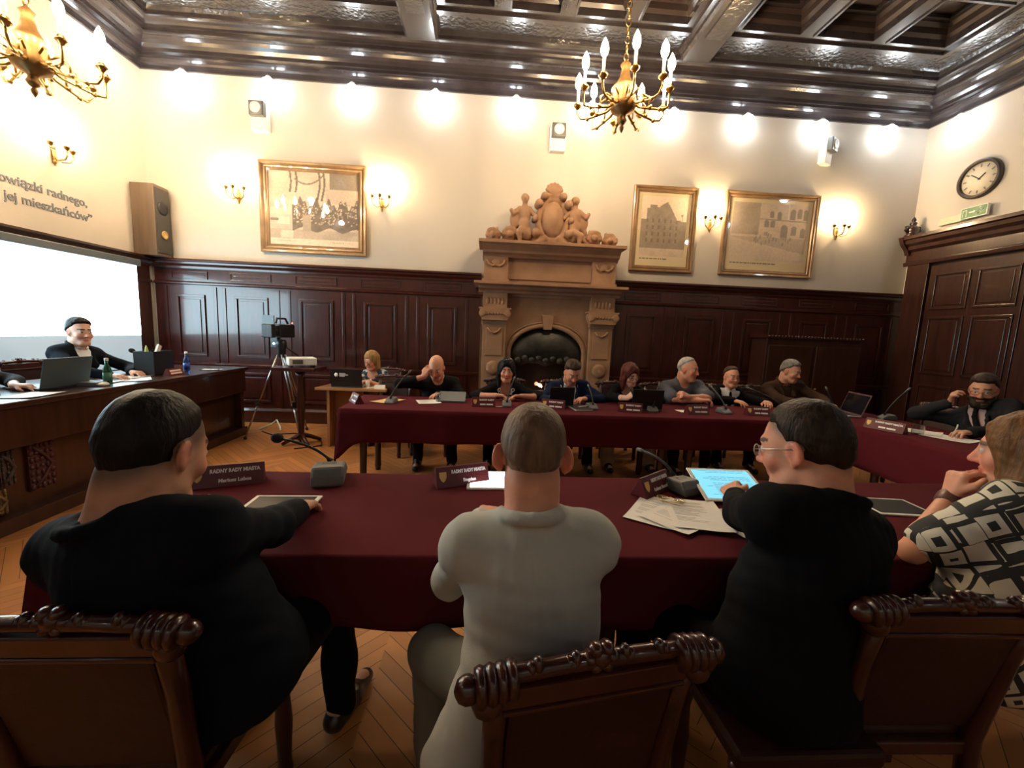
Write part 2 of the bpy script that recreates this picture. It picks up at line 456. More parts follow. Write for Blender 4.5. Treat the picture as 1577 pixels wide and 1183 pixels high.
# portal with the double door in the right wall
mb = MB()
y0, y1 = 2.75, 5.93
mb.bx(XR - .10, XR, y0, y1, 0, 2.74)
for a in (y0, y1 - .30, 4.20):
    mb.bx(XR - .17, XR - .08, a, a + .30, 0, 2.70)
mb.prism([(XR, 2.66), (XR - .18, 2.66), (XR - .19, 2.71), (XR - .15, 2.73), (XR - .15, 2.86), (XR - .20, 2.89), (XR - .21, 2.94), (XR - .26, 2.97), (XR - .27, 3.02), (XR - .30, 3.03), (XR - .30, 3.075), (XR, 3.09)], y0 - .06, y1 + .06, 'y')
struct(mb.build('trim_7', WOOD, bevel=.004))
for k, (a, b) in enumerate(((3.08, 4.18), (4.53, 5.61))):
    mb = MB(); mb.bx(XR - .145, XR - .10, a, b, .02, 2.62)
    mb.T = Matrix.Translation((XR - .145, 0, 0)) @ Matrix.Rotation(-PI / 2, 4, 'Z')
    w = (b - a) / 2
    for i in range(2):
        for (z0, z1) in ((.2, .95), (1.1, 1.9), (2.0, 2.5)):
            mould(mb, -b + .07 + i * w * .96, -b + i * w * .96 + w - .03, z0, z1, 0, .03, .018)
    d = struct(mb.build('door_%d' % (k + 1), WOOD, bevel=.003))
    h = MB(); yy = b - .09 if k == 0 else a + .09
    h.tube([(XR - .15, yy, 1.02), (XR - .20, yy, 1.02), (XR - .205, yy + (.12 if k else -.12), 1.02)], .010)
    h.bx(XR - .152, XR - .145, yy - .02, yy + .02, .93, 1.12)
    h.build('door_handle', BRASS, d)
# carved ornament on the end of the portal cornice
f = thing('carved_finial', 'small dark carved wooden ornament on the corner end of the door cornice', 'ornament', (XR - .16, 5.95, 3.09))
mb = MB(); mb.lathe([(.085, 0), (.09, .02), (.06, .04), (.075, .07), (.08, .11), (.05, .15), (.03, .16), (.045, .18), (.04, .2), (.02, .215), (.03, .235), (.02, .26), (.002, .29)], n=14)
mb.build('urn', WOOD, f)
mb = MB()
for s in (-1, 1): mb.tube([(s * .07, 0, .06), (s * .115, 0, .09), (s * .11, 0, .14), (s * .07, 0, .15)], [.014, .016, .014, .008])
mb.build('scroll', WOOD, f)
mb = MB(); mb.prism([(-.16, -.02), (.16, -.02), (.14, -.12), (.06, -.22), (-.02, -.27), (-.05, -.2), (-.12, -.12)], -.02, .04, 'y')
mb.T = Matrix.Translation((0, 0, 0)); mb.build('bracket', WOOD, f)

# ------------------------------------------------------------------ things on the walls
def art(kind, nu, nv, w, h, parent, y):
    u, v = np.meshgrid(np.linspace(0, 1, nu), np.linspace(0, 1, nv), indexing='ij')
    rs = np.random.RandomState({'crowd': 3, 'gable': 5, 'arcade': 8}[kind])
    def nz(a, b, ph=0): return .5 + .25 * (np.sin(u * a + 3 * np.sin(v * b + ph)) + np.sin(v * a * 1.3 + 2 * np.sin(u * b * 1.7 + ph)))
    if kind == 'crowd':
        g = .62 + .12 * nz(9, 7)
        g = np.where(v < .22, .50 + .10 * nz(12, 9, 1), g)
        roof = (u > .68) & (v > .70 + .5 * np.maximum(0, .78 - u)); g = np.where(roof, .30, g)
        wall = (u > .63) & (v <= .78) & (v > .58); g = np.where(wall, .58, g)
        top = .58 + .05 * np.sin(u * 40) + .03 * np.sin(u * 97)
        crowd = (u > .25) & (v > .22 + .03 * np.sin(u * 21)) & (v < np.where(u > .6, top, top + .02))
        g = np.where(crowd, .20 + .06 * nz(40, 31), g)
        for i in range(190):
            cu, cv = rs.uniform(.27, .99), rs.uniform(.30, .60)
            r = .009; g = np.where((u - cu) ** 2 + ((v - cv) * h / w) ** 2 < r * r, rs.uniform(.4, .66), g)
        for cu in (.225, .29, .55, .60):
            x = u - cu - .02 * np.sin(v * 9); g = np.where((abs(x) < .011) & (v > (.72 if cu < .5 else .62)), .22, g)
        garl = .84 + .9 * (u - .42) ** 2 * 4; g = np.where((abs(v - garl) < .012) & (u > .28) & (u < .6), .3, g)
        for (a, b, c, d, t) in ((.0, .24, .42, .50, .78), (.08, .22, .28, .38, .8), (0, .10, .33, .36, .3), (.03, .2, .62, .64, .8), (.1, .16, .55, .62, .75), (.12, .26, .10, .2, .78), (.37, .46, .20, .42, .48)):
            g = np.where((u > a) & (u < b) & (v > c) & (v < d), t, g)
        band = v < .085; g = np.where(band, .80, g)
        g = np.where((abs(v - .055) < .008) & ((u > .02) & (u < .3) | (u > .66) & (u < .9)) & (np.sin(u * 260) > -.2), .42, g)
    elif kind == 'gable':
        g = .72 + .05 * nz(6, 5); g = np.where(v < .17, .56 + .06 * nz(14, 9), g)
        prof = np.select([u < .12, u < .18, u < .34, u < .40, u < .56, u < .60, u < .78, u < .88], [.62 + 0 * u, .80 + 0 * u, .86 + 0 * u, .82 + 0 * u, .84 + (u - .40) * .5, .92 - (u - .56) * 1.5, .88 - (u - .6) * 1.35, .62 - 0 * u], .60)
        b = (v > .17) & (v < prof); g = np.where(b, .31 + .05 * nz(20, 15), g)
        for i in range(6):
            for j in range(4):
                cu, cv = .14 + i * .13, .27 + j * .11
                g = np.where((abs(u - cu) < .022) & (abs(v - cv) < .032) & b, .24, g)
        g = np.where((abs(u - .90) < .008) & (v > .3) & (v < .72), .35, g); g = np.where((u - .9) ** 2 + (v - .70) ** 2 < .0006, .35, g)
        g = np.where((v < .19 + .02 * np.sin(u * 70)) & (v > .13), .34, g)
    else:
        g = .60 + .06 * nz(7, 6); g = np.where((v > .45) & (u < .40) & (v < 1.1 - .0 * u), .40 + .08 * nz(8, 6), g)
        b = (u > .36) & (v > .42 - (u - .36) * .05); g = np.where(b, .60 + .05 * nz(16, 12), g)
        for (cu, cv, rw, rh) in ((.46, .66, .03, .07), (.54, .66, .03, .07), (.70, .55, .045, .12), (.83, .56, .035, .09), (.95, .53, .03, .09), (.80, .84, .035, .1), (.89, .86, .03, .09), (.97, .84, .03, .1), (.62, .80, .03, .08), (.52, .82, .03, .06)):
            a = (abs(u - cu) < rw) & (v < cv + rh * .3) & (v > cv - rh) | (((u - cu) / rw) ** 2 + ((v - cv - rh * .3) / (rh * .5)) ** 2 < 1)
            g = np.where(a & b, .36, g)
        g = np.where(b & (abs(v - .73 + (u - .36) * .03) < .012), .42, g)
        g = np.where(b & (abs(u - .74) < .008) & (v > .74), .75, g)
        g = np.where((v < .42) & (v > .40 - u * .25), .52, g)
        for i in range(26):
            cu, cv = rs.uniform(.3, .8), rs.uniform(.30, .48)
            g = np.where((abs(u - cu) < .008) & (abs(v - cv) < .03), .38, g)
    g = np.clip(g * 1.12 + .05, 0, 1) ** 1.25
    c = np.stack([g * .95, g * .74, g * .55, np.ones_like(g)], -1).reshape(-1, 4).astype(np.float32)
    me = bpy.data.meshes.new('print')
    P = np.stack([(u - .5) * w, np.full_like(u, y), v * h - h / 2], -1).reshape(-1, 3)
    ii = np.arange(nu * nv).reshape(nu, nv)
    F = np.stack([ii[:-1, :-1], ii[1:, :-1], ii[1:, 1:], ii[:-1, 1:]], -1).reshape(-1, 4)
    me.from_pydata(P.tolist(), [], F.tolist())
    at = me.color_attributes.new('Col', 'FLOAT_COLOR', 'POINT'); at.data.foreach_set('color', c.ravel())
    me.materials.append(PRINTV)
    return link('photograph', me, parent)
def picture(label, x0, x1, z0, z1, kind, fw, mat_w, mat_m):
    cx, cz = (x0 + x1) / 2, (z0 + z1) / 2; w, h = x1 - x0, z1 - z0
    t = thing('framed_picture', label, 'picture', (cx, YB, cz), group='framed photographs on the back wall')
    # mitred frame
    mb = MB(); pr = [(0, 0), (0, -.05), (.01, -.055), (.03, -.05), (fw * .45, -.032), (fw * .6, -.04), (fw * .75, -.038), (fw * .85, -.02), (fw, -.02), (fw, 0)]
    vs = []
    for d, y in pr:
        vs += [(-w / 2 + d, y, -h / 2 + d), (w / 2 - d, y, -h / 2 + d), (w / 2 - d, y, h / 2 - d), (-w / 2 + d, y, h / 2 - d)]
    mb.add(vs, [(i * 4 + k, i * 4 + (k + 1) % 4, i * 4 + 4 + (k + 1) % 4, i * 4 + 4 + k) for i in range(len(pr) - 1) for k in range(4)])
    mb.build('frame', FRAMEW, t)
    iw, ih = w - 2 * fw, h - 2 * fw
    MB().bx(-iw / 2, iw / 2, -.010, -.004, -ih / 2, ih / 2).build('mount', mat_m, t)
    aw, ah = iw - 2 * mat_w[0], ih - mat_w[1] - mat_w[2]
    a = art(kind, 130, 110, aw, ah, t, -.0125); a.location.z = (mat_w[2] - mat_w[1]) / 2
    if mat_w[2] > .08:
        mb = MB()
        rr = random.Random(3)
        x = -aw * .48
        while x < aw * .1:
            l = rr.uniform(.02, .07); mb.bx(x, x + l, -.0115, -.0105, -ih / 2 + mat_w[2] - .045, -ih / 2 + mat_w[2] - .03); x += l + .012
        mb.build('caption', INKD, t)
    mb = MB(); mb.add([(-iw / 2, -.017, -ih / 2), (iw / 2, -.017, -ih / 2), (iw / 2, -.017, ih / 2), (-iw / 2, -.017, ih / 2)], [(0, 1, 2, 3)]); mb.build('glass_pane', PANE, t)
    return t
CREAM = mat('mount_card', (.68, .54, .33), .8)
picture('framed sepia photograph of a crowd, left of the fireplace', -3.175, -1.745, 2.42, 3.625, 'crowd', .105, (.012, .012, .012), FRAMEW)
picture('narrow upright framed sepia photograph of a gabled building beside fireplace', 2.03, 2.977, 2.42, 3.618, 'gable', .085, (.05, .05, .14), CREAM)
picture('wide framed sepia photograph of an arcaded building, right of the fireplace', 3.393, 4.828, 2.43, 3.622, 'arcade', .085, (.055, .055, .14), CREAM)

def sconce(label, loc, rz):
    t = thing('wall_sconce', label, 'wall lamp', loc, rz, 'three-armed candle sconces')
    mb = MB(); mb.sph((0, -.015, 0), (.028, .02, .07), 12); mb.sph((0, -.02, .07), (.02, .015, .03), 10); mb.sph((0, -.02, -.06), (.018, .016, .035), 10); mb.sph((0, -.02, -.1), .01, 8)
    mb.build('backplate', BRASS, t)
    for a in (-1, 0, 1):
        x, y = a * .115, -.10 - (.05 if a == 0 else 0)
        mb = MB(); mb.tube([(a * .01, -.03, -.03), (a * .05, -.05, -.055), (a * .095, y * .85, -.04), (x, y, .0), (x, y, .06)], [.008, .008, .0075, .007, .007])
        mb.lathe([(.006, .05), (.02, .06), (.027, .085), (.029, .09), (.024, .092), (.012, .094)], (x, y, 0), n=12)
        mb.sph((x, y, .035), .012, 8)
        arm = mb.build('arm', BRASS, t)
        MB().lathe([(.012, .094), (.012, .17), (.009, .174)], (x, y, 0), n=10).build('candle', CANDLE, t)
        MB().lathe([(.007, .174), (.020, .19), (.027, .22), (.022, .26), (.008, .29), (.001, .305)], (x, y, 0), n=12).build('bulb', BULBS, t)
    return t
s0 = sconce('lit brass candle sconce left of the crowd photograph', (-3.46, YB, 3.15), 0)
dup(s0, (-1.535, YB, 3.15), None, 'lit brass candle sconce between crowd photograph and fireplace')
dup(s0, (3.195, YB, 3.13), None, 'lit brass candle sconce between the two photographs right of fireplace')
dup(s0, (5.155, YB, 3.12), None, 'lit brass candle sconce right of the arcaded-building photograph')
dup(s0, (XL, 4.87, 3.11), PI / 2, 'lit brass candle sconce on the left wall above the wall lettering')

spot_pos = [(-4.04, 0, 'first from the left corner'), (-2.963, 0, 'above white wall box at left'), (-1.892, 0, 'above the crowd photograph right edge'), (-.803, 0, 'midway between crowd photograph and fireplace'), (.279, 0, 'above the left side of fireplace'), (1.316, 0, 'behind the chandelier'), (2.464, 0, 'above the narrow upright photograph'), (3.531, 0, 'above left edge of arcaded-building photograph'), (4.628, 0, 'above the tilted wall box at right'), (5.669, 0, 'nearest the right corner on the back wall')]
def spot(label, loc, rz):
    t = thing('spotlight', 'lit round cool white spotlight under cornice, ' + label, 'spotlight', loc, rz, 'cool white spotlights under the ceiling cornice')
    MB().bx(-.015, .015, -.14, 0, .09, .112).build('bracket', WHITEP, t)
    R_ = rot('X', 0)
    MB().lathe([(.030, .075), (.040, .080), (.030, .105), (.02, .115)], (0, -.13, 0), n=16).build('housing', WHITEP, t)
    MB().sph((0, -.13, .012), (.085, .085, .075), 18).build('lamp_globe', LED, t)
    return t
sp0 = spot(spot_pos[0][2], (spot_pos[0][0], YB, 4.52), 0)
for x, _, l in spot_pos[1:]:
    dup(sp0, (x, YB, 4.515), None, 'lit round cool white spotlight under cornice, ' + l)
dup(sp0, (XL, 5.42, 4.47), PI / 2, 'lit round cool white spotlight under cornice, on the left wall near chandelier')
for k, yy in enumerate((3.3, 1.15, -1.0)):
    for xx, rz, nm in ((XL, PI / 2, 'left'), (XR, -PI / 2, 'right')):
        dup(sp0, (xx, yy, 4.5), rz, 'lit cool white spotlight, %s of the three nearer ones on the %s wall' % (('farthest', 'middle', 'nearest')[k], nm))
for k in range(5): dup(sp0, (-3.6 + k * 2.2, YF, 4.5), PI, 'lit cool white spotlight behind the viewer, %s from the right' % ('first', 'second', 'third', 'fourth', 'fifth')[4 - k])
dup(sp0, (XR, 5.57, 4.50), -PI / 2, 'lit round cool white spotlight under cornice, on the right wall above clock')

def wallbox(label, loc, rz):
    t = thing('emergency_lamp', label, 'emergency lamp', loc, rz, 'white emergency lamps high on the back wall')
    mb = MB(); mb.bx(-.105, .105, -.10, .004, -.17, .17); mb.build('housing', WHITEP, t, .008)
    mb = MB(); mb.box((0, -.125, .08), (.19, .07, .18)); mb.build('lamp_head', GREYP, t, .008)
    mb = MB(); mb.bx(-.082, .082, -.166, -.160, .0, .16); mb.build('reflector', SILVER, t)
    mb = MB(); mb.lathe([(.005, 0), (.055, 0), (.068, .012), (.070, .018), (.055, .012), (.03, .018), (.0, .02)], (0, -.164, .08), rot('X', PI / 2), 20); mb.build('lens', WHITEP, t)
    return t
w0 = wallbox('small white emergency lamp above the crowd photograph', (-3.12, YB, 4.14), 0)
dup(w0, (.88, YB, 4.14), 0, 'small white emergency lamp on the wall above the fireplace crest')
dup(w0, (4.78, YB, 4.22), .55, 'small white emergency lamp turned sideways above the arcaded-building photograph')

# clock on the right wall
t = thing('wall_clock', 'round wall clock with dark rim and cream dial on right wall', 'clock', (XR, 5.30, 3.69), -PI / 2)
Ry = rot('X', PI / 2)
MB().lathe([(.245, 0), (.25, .03), (.24, .055), (.215, .06), (.205, .045), (.20, .012)], (0, 0, 0), Ry, 40).build('rim', mat('clock_rim', (.05, .035, .025), .35), t)
MB().lathe([(.206, .018), (.206, .026), (.001, .027)], (0, 0, 0), Ry, 36).build('dial', mat('clock_dial', (.68, .60, .45), .6), t)
mb = MB()
for h in range(12):
    a = h * PI / 6; mb.box((math.sin(a) * .165, -.0285, math.cos(a) * .165), (.016, .002, .04), rot('Y', a))
mb.build('hour_marks', INKD, t)
for nm, a, l, w in (('hour_hand', 50, .10, .014), ('minute_hand', -52, .145, .010)):
    a *= D2R; mb = MB(); mb.box((math.sin(a) * l * .35, -.032, math.cos(a) * l * .35), (w, .003, l), rot('Y', a)); mb.build(nm, BLACKP, t)
# exit sign
t = thing('exit_sign', 'green emergency exit sign with running figure above the door cornice', 'sign', (XR, 5.40, 3.235), -PI / 2)
MB().bx(-.30, .05, -.05, 0, -.05, .05).build('lamp_body', mat('sign_body', (.62, .60, .42), .4), t, .006)
MB().bx(.0, .30, -.085, -.05, -.045, .095).build('panel', mat('sign_edge', (.72, .74, .66), .3), t)
mb = MB(); mb.bx(.01, .29, -.088, -.0855, -.037, .085); mb.build('sign_face', GREEN, t)
mb = MB(); yy = -.090
def flat(mb, poly): mb.prism(poly, yy - .001, yy + .002, 'y')
for (x, z, w, h) in ((.05, .022, .05, .085),):
    for a, b, c, d in ((x - w / 2, x + w / 2, z + h / 2 - .008, z + h / 2), (x - w / 2, x - w / 2 + .008, z - h / 2, z + h / 2), (x + w / 2 - .008, x + w / 2, z - h / 2, z + h / 2)):
        mb.bx(a, b, yy, yy + .003, c, d)
flat(mb, [(.10, .018), (.15, .018), (.15, .005), (.175, .026), (.15, .047), (.15, .034), (.10, .034)])
mb.sph((.225, -.089, .064), (.011, .002, .011), 10)
for p in ([(.222, .05), (.212, .02), (.20, -.015)], [(.212, .02), (.235, .0), (.255, -.02)], [(.22, .045), (.245, .03), (.262, .04)], [(.22, .045), (.198, .035), (.185, .015)]):
    mb.tube([(a, -.089, b) for a, b in p], .006, 6, flat=.4)
mb.build('pictogram', mat('pictogram_white', (.8, .82, .76), .5), t)

# lettering on the left wall
t = thing('wall_lettering', 'two lines of dark lettering on the left wall above the screen', 'lettering', (XL, 5.21, 2.6), PI / 2)
Rt = rot('X', PI / 2)
text_obj('text_line', 'rzetelnie wykonywać obowiązki radnego,', .125, WALLINK, t, (0, -.004, .115), Rt, .003, 'RIGHT', .002)
text_obj('text_line', 'mając na uwadze dobro mojej gminy i jej mieszkańców”', .125, WALLINK, t, (.05, -.004, -.045), Rt, .003, 'RIGHT', .002)

# projection screen on the left wall
t = thing('projection_screen', 'large projection screen glowing white on the left wall behind the bench', 'screen', (XL + .12, 4.05, .85))
MB().bx(0, .02, -1.62, 1.60, .37, 1.245).build('lit_area', SCREEN, t)
MB().bx(-.002, .018, -1.62, 1.60, -.05, .37).build('flare_glow_area', SCREENB, t)  # lower screen without image; its bluish glow imitates flare
mb = MB(); mb.bx(-.05, .05, -1.66, 1.64, 1.245, 1.33); mb.build('housing', mat('screen_housing', (.10, .12, .14), .4), t, .01)
mb = MB(); mb.bx(-.005, .025, -1.62, 1.60, -.08, -.05); mb.build('bottom_bar', BLACKP, t)
# loudspeaker in the corner
t = thing('loudspeaker', 'tall narrow brown loudspeaker standing on the panelling in left corner', 'loudspeaker', (XL + .15, 5.93, 2.263))
MB().bx(-.145, .14, -.13, .13, 0, .90).build('cabinet', mat('speaker_veneer', (.115, .075, .05), .5, var=.15, vs=4, stretch=(6, 6, .6)), t, .006)
MB().bx(.14, .152, -.115, .115, .04, .86).build('grille', mat('speaker_grille', (.05, .045, .04), .8), t)
MB().lathe([(.05, 0), (.055, .012), (.038, .012), (.03, .004), (.0, .004)], (.152, 0, .28), rot('Y', PI / 2), 20).build('tweeter_ring', GILT, t)
MB().lathe([(.09, 0), (.09, .004), (.06, .004), (.02, .003)], (.152, 0, .62), rot('Y', PI / 2), 20).build('woofer', BLACKP, t)
# ------------------------------------------------------------------ signed-distance sculpting (bodies, carving)
class Sdf:
    def __init__(s): s.ops = []
    def cone(s, a, b, ra, rb=None, k=.02, op='u', nf=False):
        s.ops.append(('c', op, k, np.array(a, float), np.array(b, float), ra, ra if rb is None else rb)); return s
    def ell(s, c, r, R=None, k=.02, op='u'):
        r = (r, r, r) if isinstance(r, (int, float)) else r
        s.ops.append(('e', op, k, np.array(c, float), np.array(r, float), np.eye(3) if R is None else np.array(R, float))); return s
    def fn(s, lo, hi, f, op='s', k=.01):
        s.ops.append(('f', op, k, np.array(lo, float), np.array(hi, float), f)); return s
    def _bb(s, o):
        if o[0] == 'c':
            r = max(o[5], o[6]); return np.minimum(o[3], o[4]) - r, np.maximum(o[3], o[4]) + r
        if o[0] == 'e':
            e = np.abs(o[5]) @ o[4]; return o[3] - e, o[3] + e
        return o[3], o[4]
    def mesh(s, h, noise=None):
        bbs = [s._bb(o) for o in s.ops if o[1] == 'u']
        lo = np.min([b[0] for b in bbs], 0) - 3.2 * h; hi = np.max([b[1] for b in bbs], 0) + 3.2 * h
        n = np.ceil((hi - lo) / h).astype(int) + 1
        D = np.full(n, .5, np.float32)
        for o in s.ops:
            a, b = s._bb(o); k = o[2]; mg = max(k, 0) + 4 * h
            i0 = np.clip(np.floor((a - mg - lo) / h).astype(int), 0, n - 1); i1 = np.clip(np.ceil((b + mg - lo) / h).astype(int) + 1, 1, n)
            if np.any(i1 <= i0): continue
            X = (lo[0] + h * np.arange(i0[0], i1[0], dtype=np.float32))[:, None, None].astype(np.float32)
            Y = (lo[1] + h * np.arange(i0[1], i1[1], dtype=np.float32))[None, :, None].astype(np.float32)
            Z = (lo[2] + h * np.arange(i0[2], i1[2], dtype=np.float32))[None, None, :].astype(np.float32)
            if o[0] == 'c':
                A, B = o[3], o[4]; d = B - A; L2 = max(float(d @ d), 1e-9)
                x, y, z = X - A[0], Y - A[1], Z - A[2]
                t = np.clip((x * d[0] + y * d[1] + z * d[2]) / L2, 0, 1).astype(np.float32)
                v = np.sqrt((x - t * d[0]) ** 2 + (y - t * d[1]) ** 2 + (z - t * d[2]) ** 2) - (o[5] + (o[6] - o[5]) * t)
            elif o[0] == 'e':
                c, r, R = o[3], o[4], o[5]
                x, y, z = X - c[0], Y - c[1], Z - c[2]
                q = [x * R[0, j] + y * R[1, j] + z * R[2, j] for j in range(3)]
                k0 = np.sqrt((q[0] / r[0]) ** 2 + (q[1] / r[1]) ** 2 + (q[2] / r[2]) ** 2)
                k1 = np.sqrt((q[0] / r[0] ** 2) ** 2 + (q[1] / r[1] ** 2) ** 2 + (q[2] / r[2] ** 2) ** 2)
                v = k0 * (k0 - 1) / np.maximum(k1, 1e-6)
            else:
                v = o[5](X, Y, Z)
            sl = tuple(slice(p, q) for p, q in zip(i0, i1))
            C = D[sl]
            if o[1] == 'd': D[sl] = C + v; continue
            if o[1] == 'u':
                hh = np.maximum(k - np.abs(C - v), 0) / max(k, 1e-6)
                D[sl] = np.minimum(C, v) - hh * hh * k * .25
            else:
                v = -v
                hh = np.maximum(k - np.abs(C - v), 0) / max(k, 1e-6)
                D[sl] = np.maximum(C, v) + hh * hh * k * .25
        if noise:
          for amp, fr, seed in ((noise[:3],) if len(noise) < 5 else (noise[:3], (noise[3], noise[4], 9))):
            rs = np.random.RandomState(seed)
            X = (lo[0] + h * np.arange(n[0]))[:, None, None]; Y = (lo[1] + h * np.arange(n[1]))[None, :, None]; Z = (lo[2] + h * np.arange(n[2]))[None, None, :]
            for i in range(4):
                w = rs.normal(size=3); w = w / np.linalg.norm(w) * fr * (1 + .5 * i); ph = rs.uniform(0, 6.3)
                w2 = rs.normal(size=3); w2 = w2 / np.linalg.norm(w2) * fr * .6
                D += (amp / (1 + .5 * i) * np.sin(X * w[0] + Y * w[1] + Z * w[2] + ph + 1.2 * np.sin(X * w2[0] + Y * w2[1] + Z * w2[2]))).astype(np.float32)
        return nets(D, lo, h)

def nets(D, lo, h):
    S = D < 0
    n = D.shape
    m = tuple(k - 1 for k in n)
    def cor(A, d): return A[d[0]:d[0] + m[0], d[1]:d[1] + m[1], d[2]:d[2] + m[2]]
    cs = [(i, j, k) for i in (0, 1) for j in (0, 1) for k in (0, 1)]
    cnt = np.zeros(m, np.uint8)
    for c in cs: cnt += cor(S, c)
    act = (cnt > 0) & (cnt < 8)
    I = np.argwhere(act); N = len(I)
    idm = np.full(m, -1, np.int32); idm[act] = np.arange(N)
    V = {c: D[I[:, 0] + c[0], I[:, 1] + c[1], I[:, 2] + c[2]] for c in cs}
    pos = np.zeros((N, 3)); w = np.zeros(N)
    for a in cs:
        for ax in range(3):
            if a[ax]: continue
            b = list(a); b[ax] = 1; b = tuple(b)
            va, vb = V[a], V[b]; x = (va < 0) != (vb < 0)
            t = np.where(x, va / np.where(x, va - vb, 1), 0)
            p = np.array(a, float)[None, :].repeat(N, 0); p[:, ax] = t
            pos[x] += p[x]; w[x] += 1
    P = (I + pos / w[:, None]) * h + lo
    F = []
    for ax in range(3):
        u, v = (ax + 1) % 3, (ax + 2) % 3
        s0 = [slice(1, -1)] * 3; s1 = [slice(1, -1)] * 3
        s0[ax] = slice(0, -1); s1[ax] = slice(1, None)
        A, B = S[tuple(s0)], S[tuple(s1)]
        for flip, cond in ((False, A & ~B), (True, ~A & B)):
            E = np.argwhere(cond)
            if not len(E): continue
            E[:, u] += 1; E[:, v] += 1
            q = []
            for du, dv in ((0, 0), (-1, 0), (-1, -1), (0, -1)):
                e = E.copy(); e[:, u] += du; e[:, v] += dv
                q.append(idm[e[:, 0], e[:, 1], e[:, 2]])
            q = np.stack(q, 1)
            F.append(q[:, ::-1] if flip else q)
    F = np.concatenate(F)
    F = F[(F >= 0).all(1)]
    return P, F

def sdf_obj(name, s, h, m, parent, off=(0, 0, 0), noise=None, colfn=None, smooth=2):
    P, F = s.mesh(h, noise)
    if smooth:                                     # relax the voxel steps
        E = np.concatenate([F[:, [0, 1]], F[:, [1, 2]], F[:, [2, 3]], F[:, [3, 0]]])
        for it in range(smooth):
            acc = np.zeros_like(P); c = np.zeros(len(P))
            for a, b in ((0, 1), (1, 0)):
                for ax in range(3): acc[:, ax] += np.bincount(E[:, a], P[E[:, b], ax], len(P))
                c += np.bincount(E[:, a], minlength=len(P))
            P = P * .5 + .5 * acc / np.maximum(c, 1)[:, None]
    Q = P - np.array(off)
    me = bpy.data.meshes.new(name)
    me.vertices.add(len(Q)); me.vertices.foreach_set('co', Q.astype(np.float32).ravel())
    me.loops.add(F.size); me.loops.foreach_set('vertex_index', F.astype(np.int32).ravel())
    me.polygons.add(len(F)); me.polygons.foreach_set('loop_start', np.arange(0, F.size, 4, dtype=np.int32))
    me.polygons.foreach_set('use_smooth', np.ones(len(F), bool))
    me.update(calc_edges=True)
    if colfn is not None:
        c = np.ones((len(P), 4), np.float32); c[:, :3] = colfn(P)
        at = me.color_attributes.new('Col', 'FLOAT_COLOR', 'POINT'); at.data.foreach_set('color', c.ravel())
    me.materials.append(m)
    return link(name, me, parent)

# ------------------------------------------------------------------ fireplace
FX = .825
fp = thing('fireplace', 'tall carved sandstone fireplace with crest in the middle of back wall', 'fireplace', (FX, YB, 0))
for s in (-1, 1):
    c = s * .742
    mb = MB(); mb.bx(c - .18, c + .18, -.47, 0, 0, .22); mb.bx(c - .16, c + .16, -.45, 0, .22, 1.58)
    mb.bx(c - .115, c + .115, -.463, -.45, .34, .78); mb.bx(c - .115, c + .115, -.463, -.45, 1.12, 1.5)
    mb.bx(c - .17, c + .17, -.46, 0, 1.55, 1.60)
    p = mb.build('pilaster', STONE, fp, .006)
    mb = MB(); mb.lathe([(.1, 0), (.1, .012), (.06, .03), (.03, .024), (.0, .034)], (c, -.45, .95), rot('X', PI / 2), 20)
    mb.build('rosette', STONE, p); mb = MB()
    mb.tube([(c - .09, -.462, 1.5), (c - .05, -.47, 1.45), (c, -.474, 1.43), (c + .05, -.47, 1.45), (c + .09, -.462, 1.5)], .014)
    mb.build('swag', STONE, p)
    mb = MB(); mb.prism([(c - .17, 1.60), (c + .17, 1.60), (c + .205, 1.66), (c + .21, 1.70), (c + .20, 1.745), (c + .22, 1.75), (c + .22, 1.77), (c - .22, 1.77), (c - .22, 1.75), (c - .20, 1.745), (c - .21, 1.70), (c - .205, 1.66)], -.52, 0, 'y')
    for e in (-1, 1):
        mb.tube([(c + e * .17, -.54, 1.69), (c + e * .17, -.40, 1.69)], .045, 14)
    for e in range(-3, 4): mb.sph((c + e * .042, -.52, 1.69), .02, 8)
    mb.build('capital', STONE, p, .004)
    mb = MB(); mb.bx(c - .165, c + .165, -.46, 0, 1.77, 1.97)
    for e in range(-2, 3): mb.sph((c + e * .05, -.455, 1.86), (.026, .02, .05), 10)
    mb.build('frieze_block', STONE, p, .005)
# chimney breast with arched opening
mb = MB(); n = 24; aw, sp, ap = .515, 1.17, 1.535
def arch(k, e=0): 
    a = PI * k / n; return (-(aw + e) * math.cos(a), sp + (ap - sp + e) * math.sin(a))
outer = [(-.60, 1.99), (.60, 1.99)]
for y in (-.36, 0):
    pass
vs, fs = [], []
top = [(-.60 + 1.2 * k / n, 1.99) for k in range(n + 1)]
for y in (-.36, -.02):
    vs += [(x, y, z) for x, z in (arch(k) for k in range(n + 1))] + [(x, y, z) for x, z in top]
m_ = n + 1
for k in range(n):
    fs.append((k, k + 1, m_ + k + 1, m_ + k)); fs.append((2 * m_ + k, 3 * m_ + k, 3 * m_ + k + 1, 2 * m_ + k + 1)); fs.append((k, 2 * m_ + k, 2 * m_ + k + 1, k + 1))
mb.add(vs, fs)
for s in (-1, 1):
    a, b = sorted((s * aw, s * .60)); mb.bx(a, b, -.36, -.02, 0, sp)
    vs = [(s * aw, -.36, sp), (s * .60, -.36, sp), (s * .60, -.36, 1.99)]
    mb.add(vs, [(0, 1, 2)] if s > 0 else [(0, 2, 1)])
mb.build('chimney_breast', STONE, fp)
mb = MB()
pts = [(-aw - .02, 0, .1)] + [(arch(k, .02)[0], 0, arch(k, .02)[1]) for k in range(n + 1)] + [(aw + .02, 0, .1)]
pts = [(x, -.365, z) for x, _, z in pts]
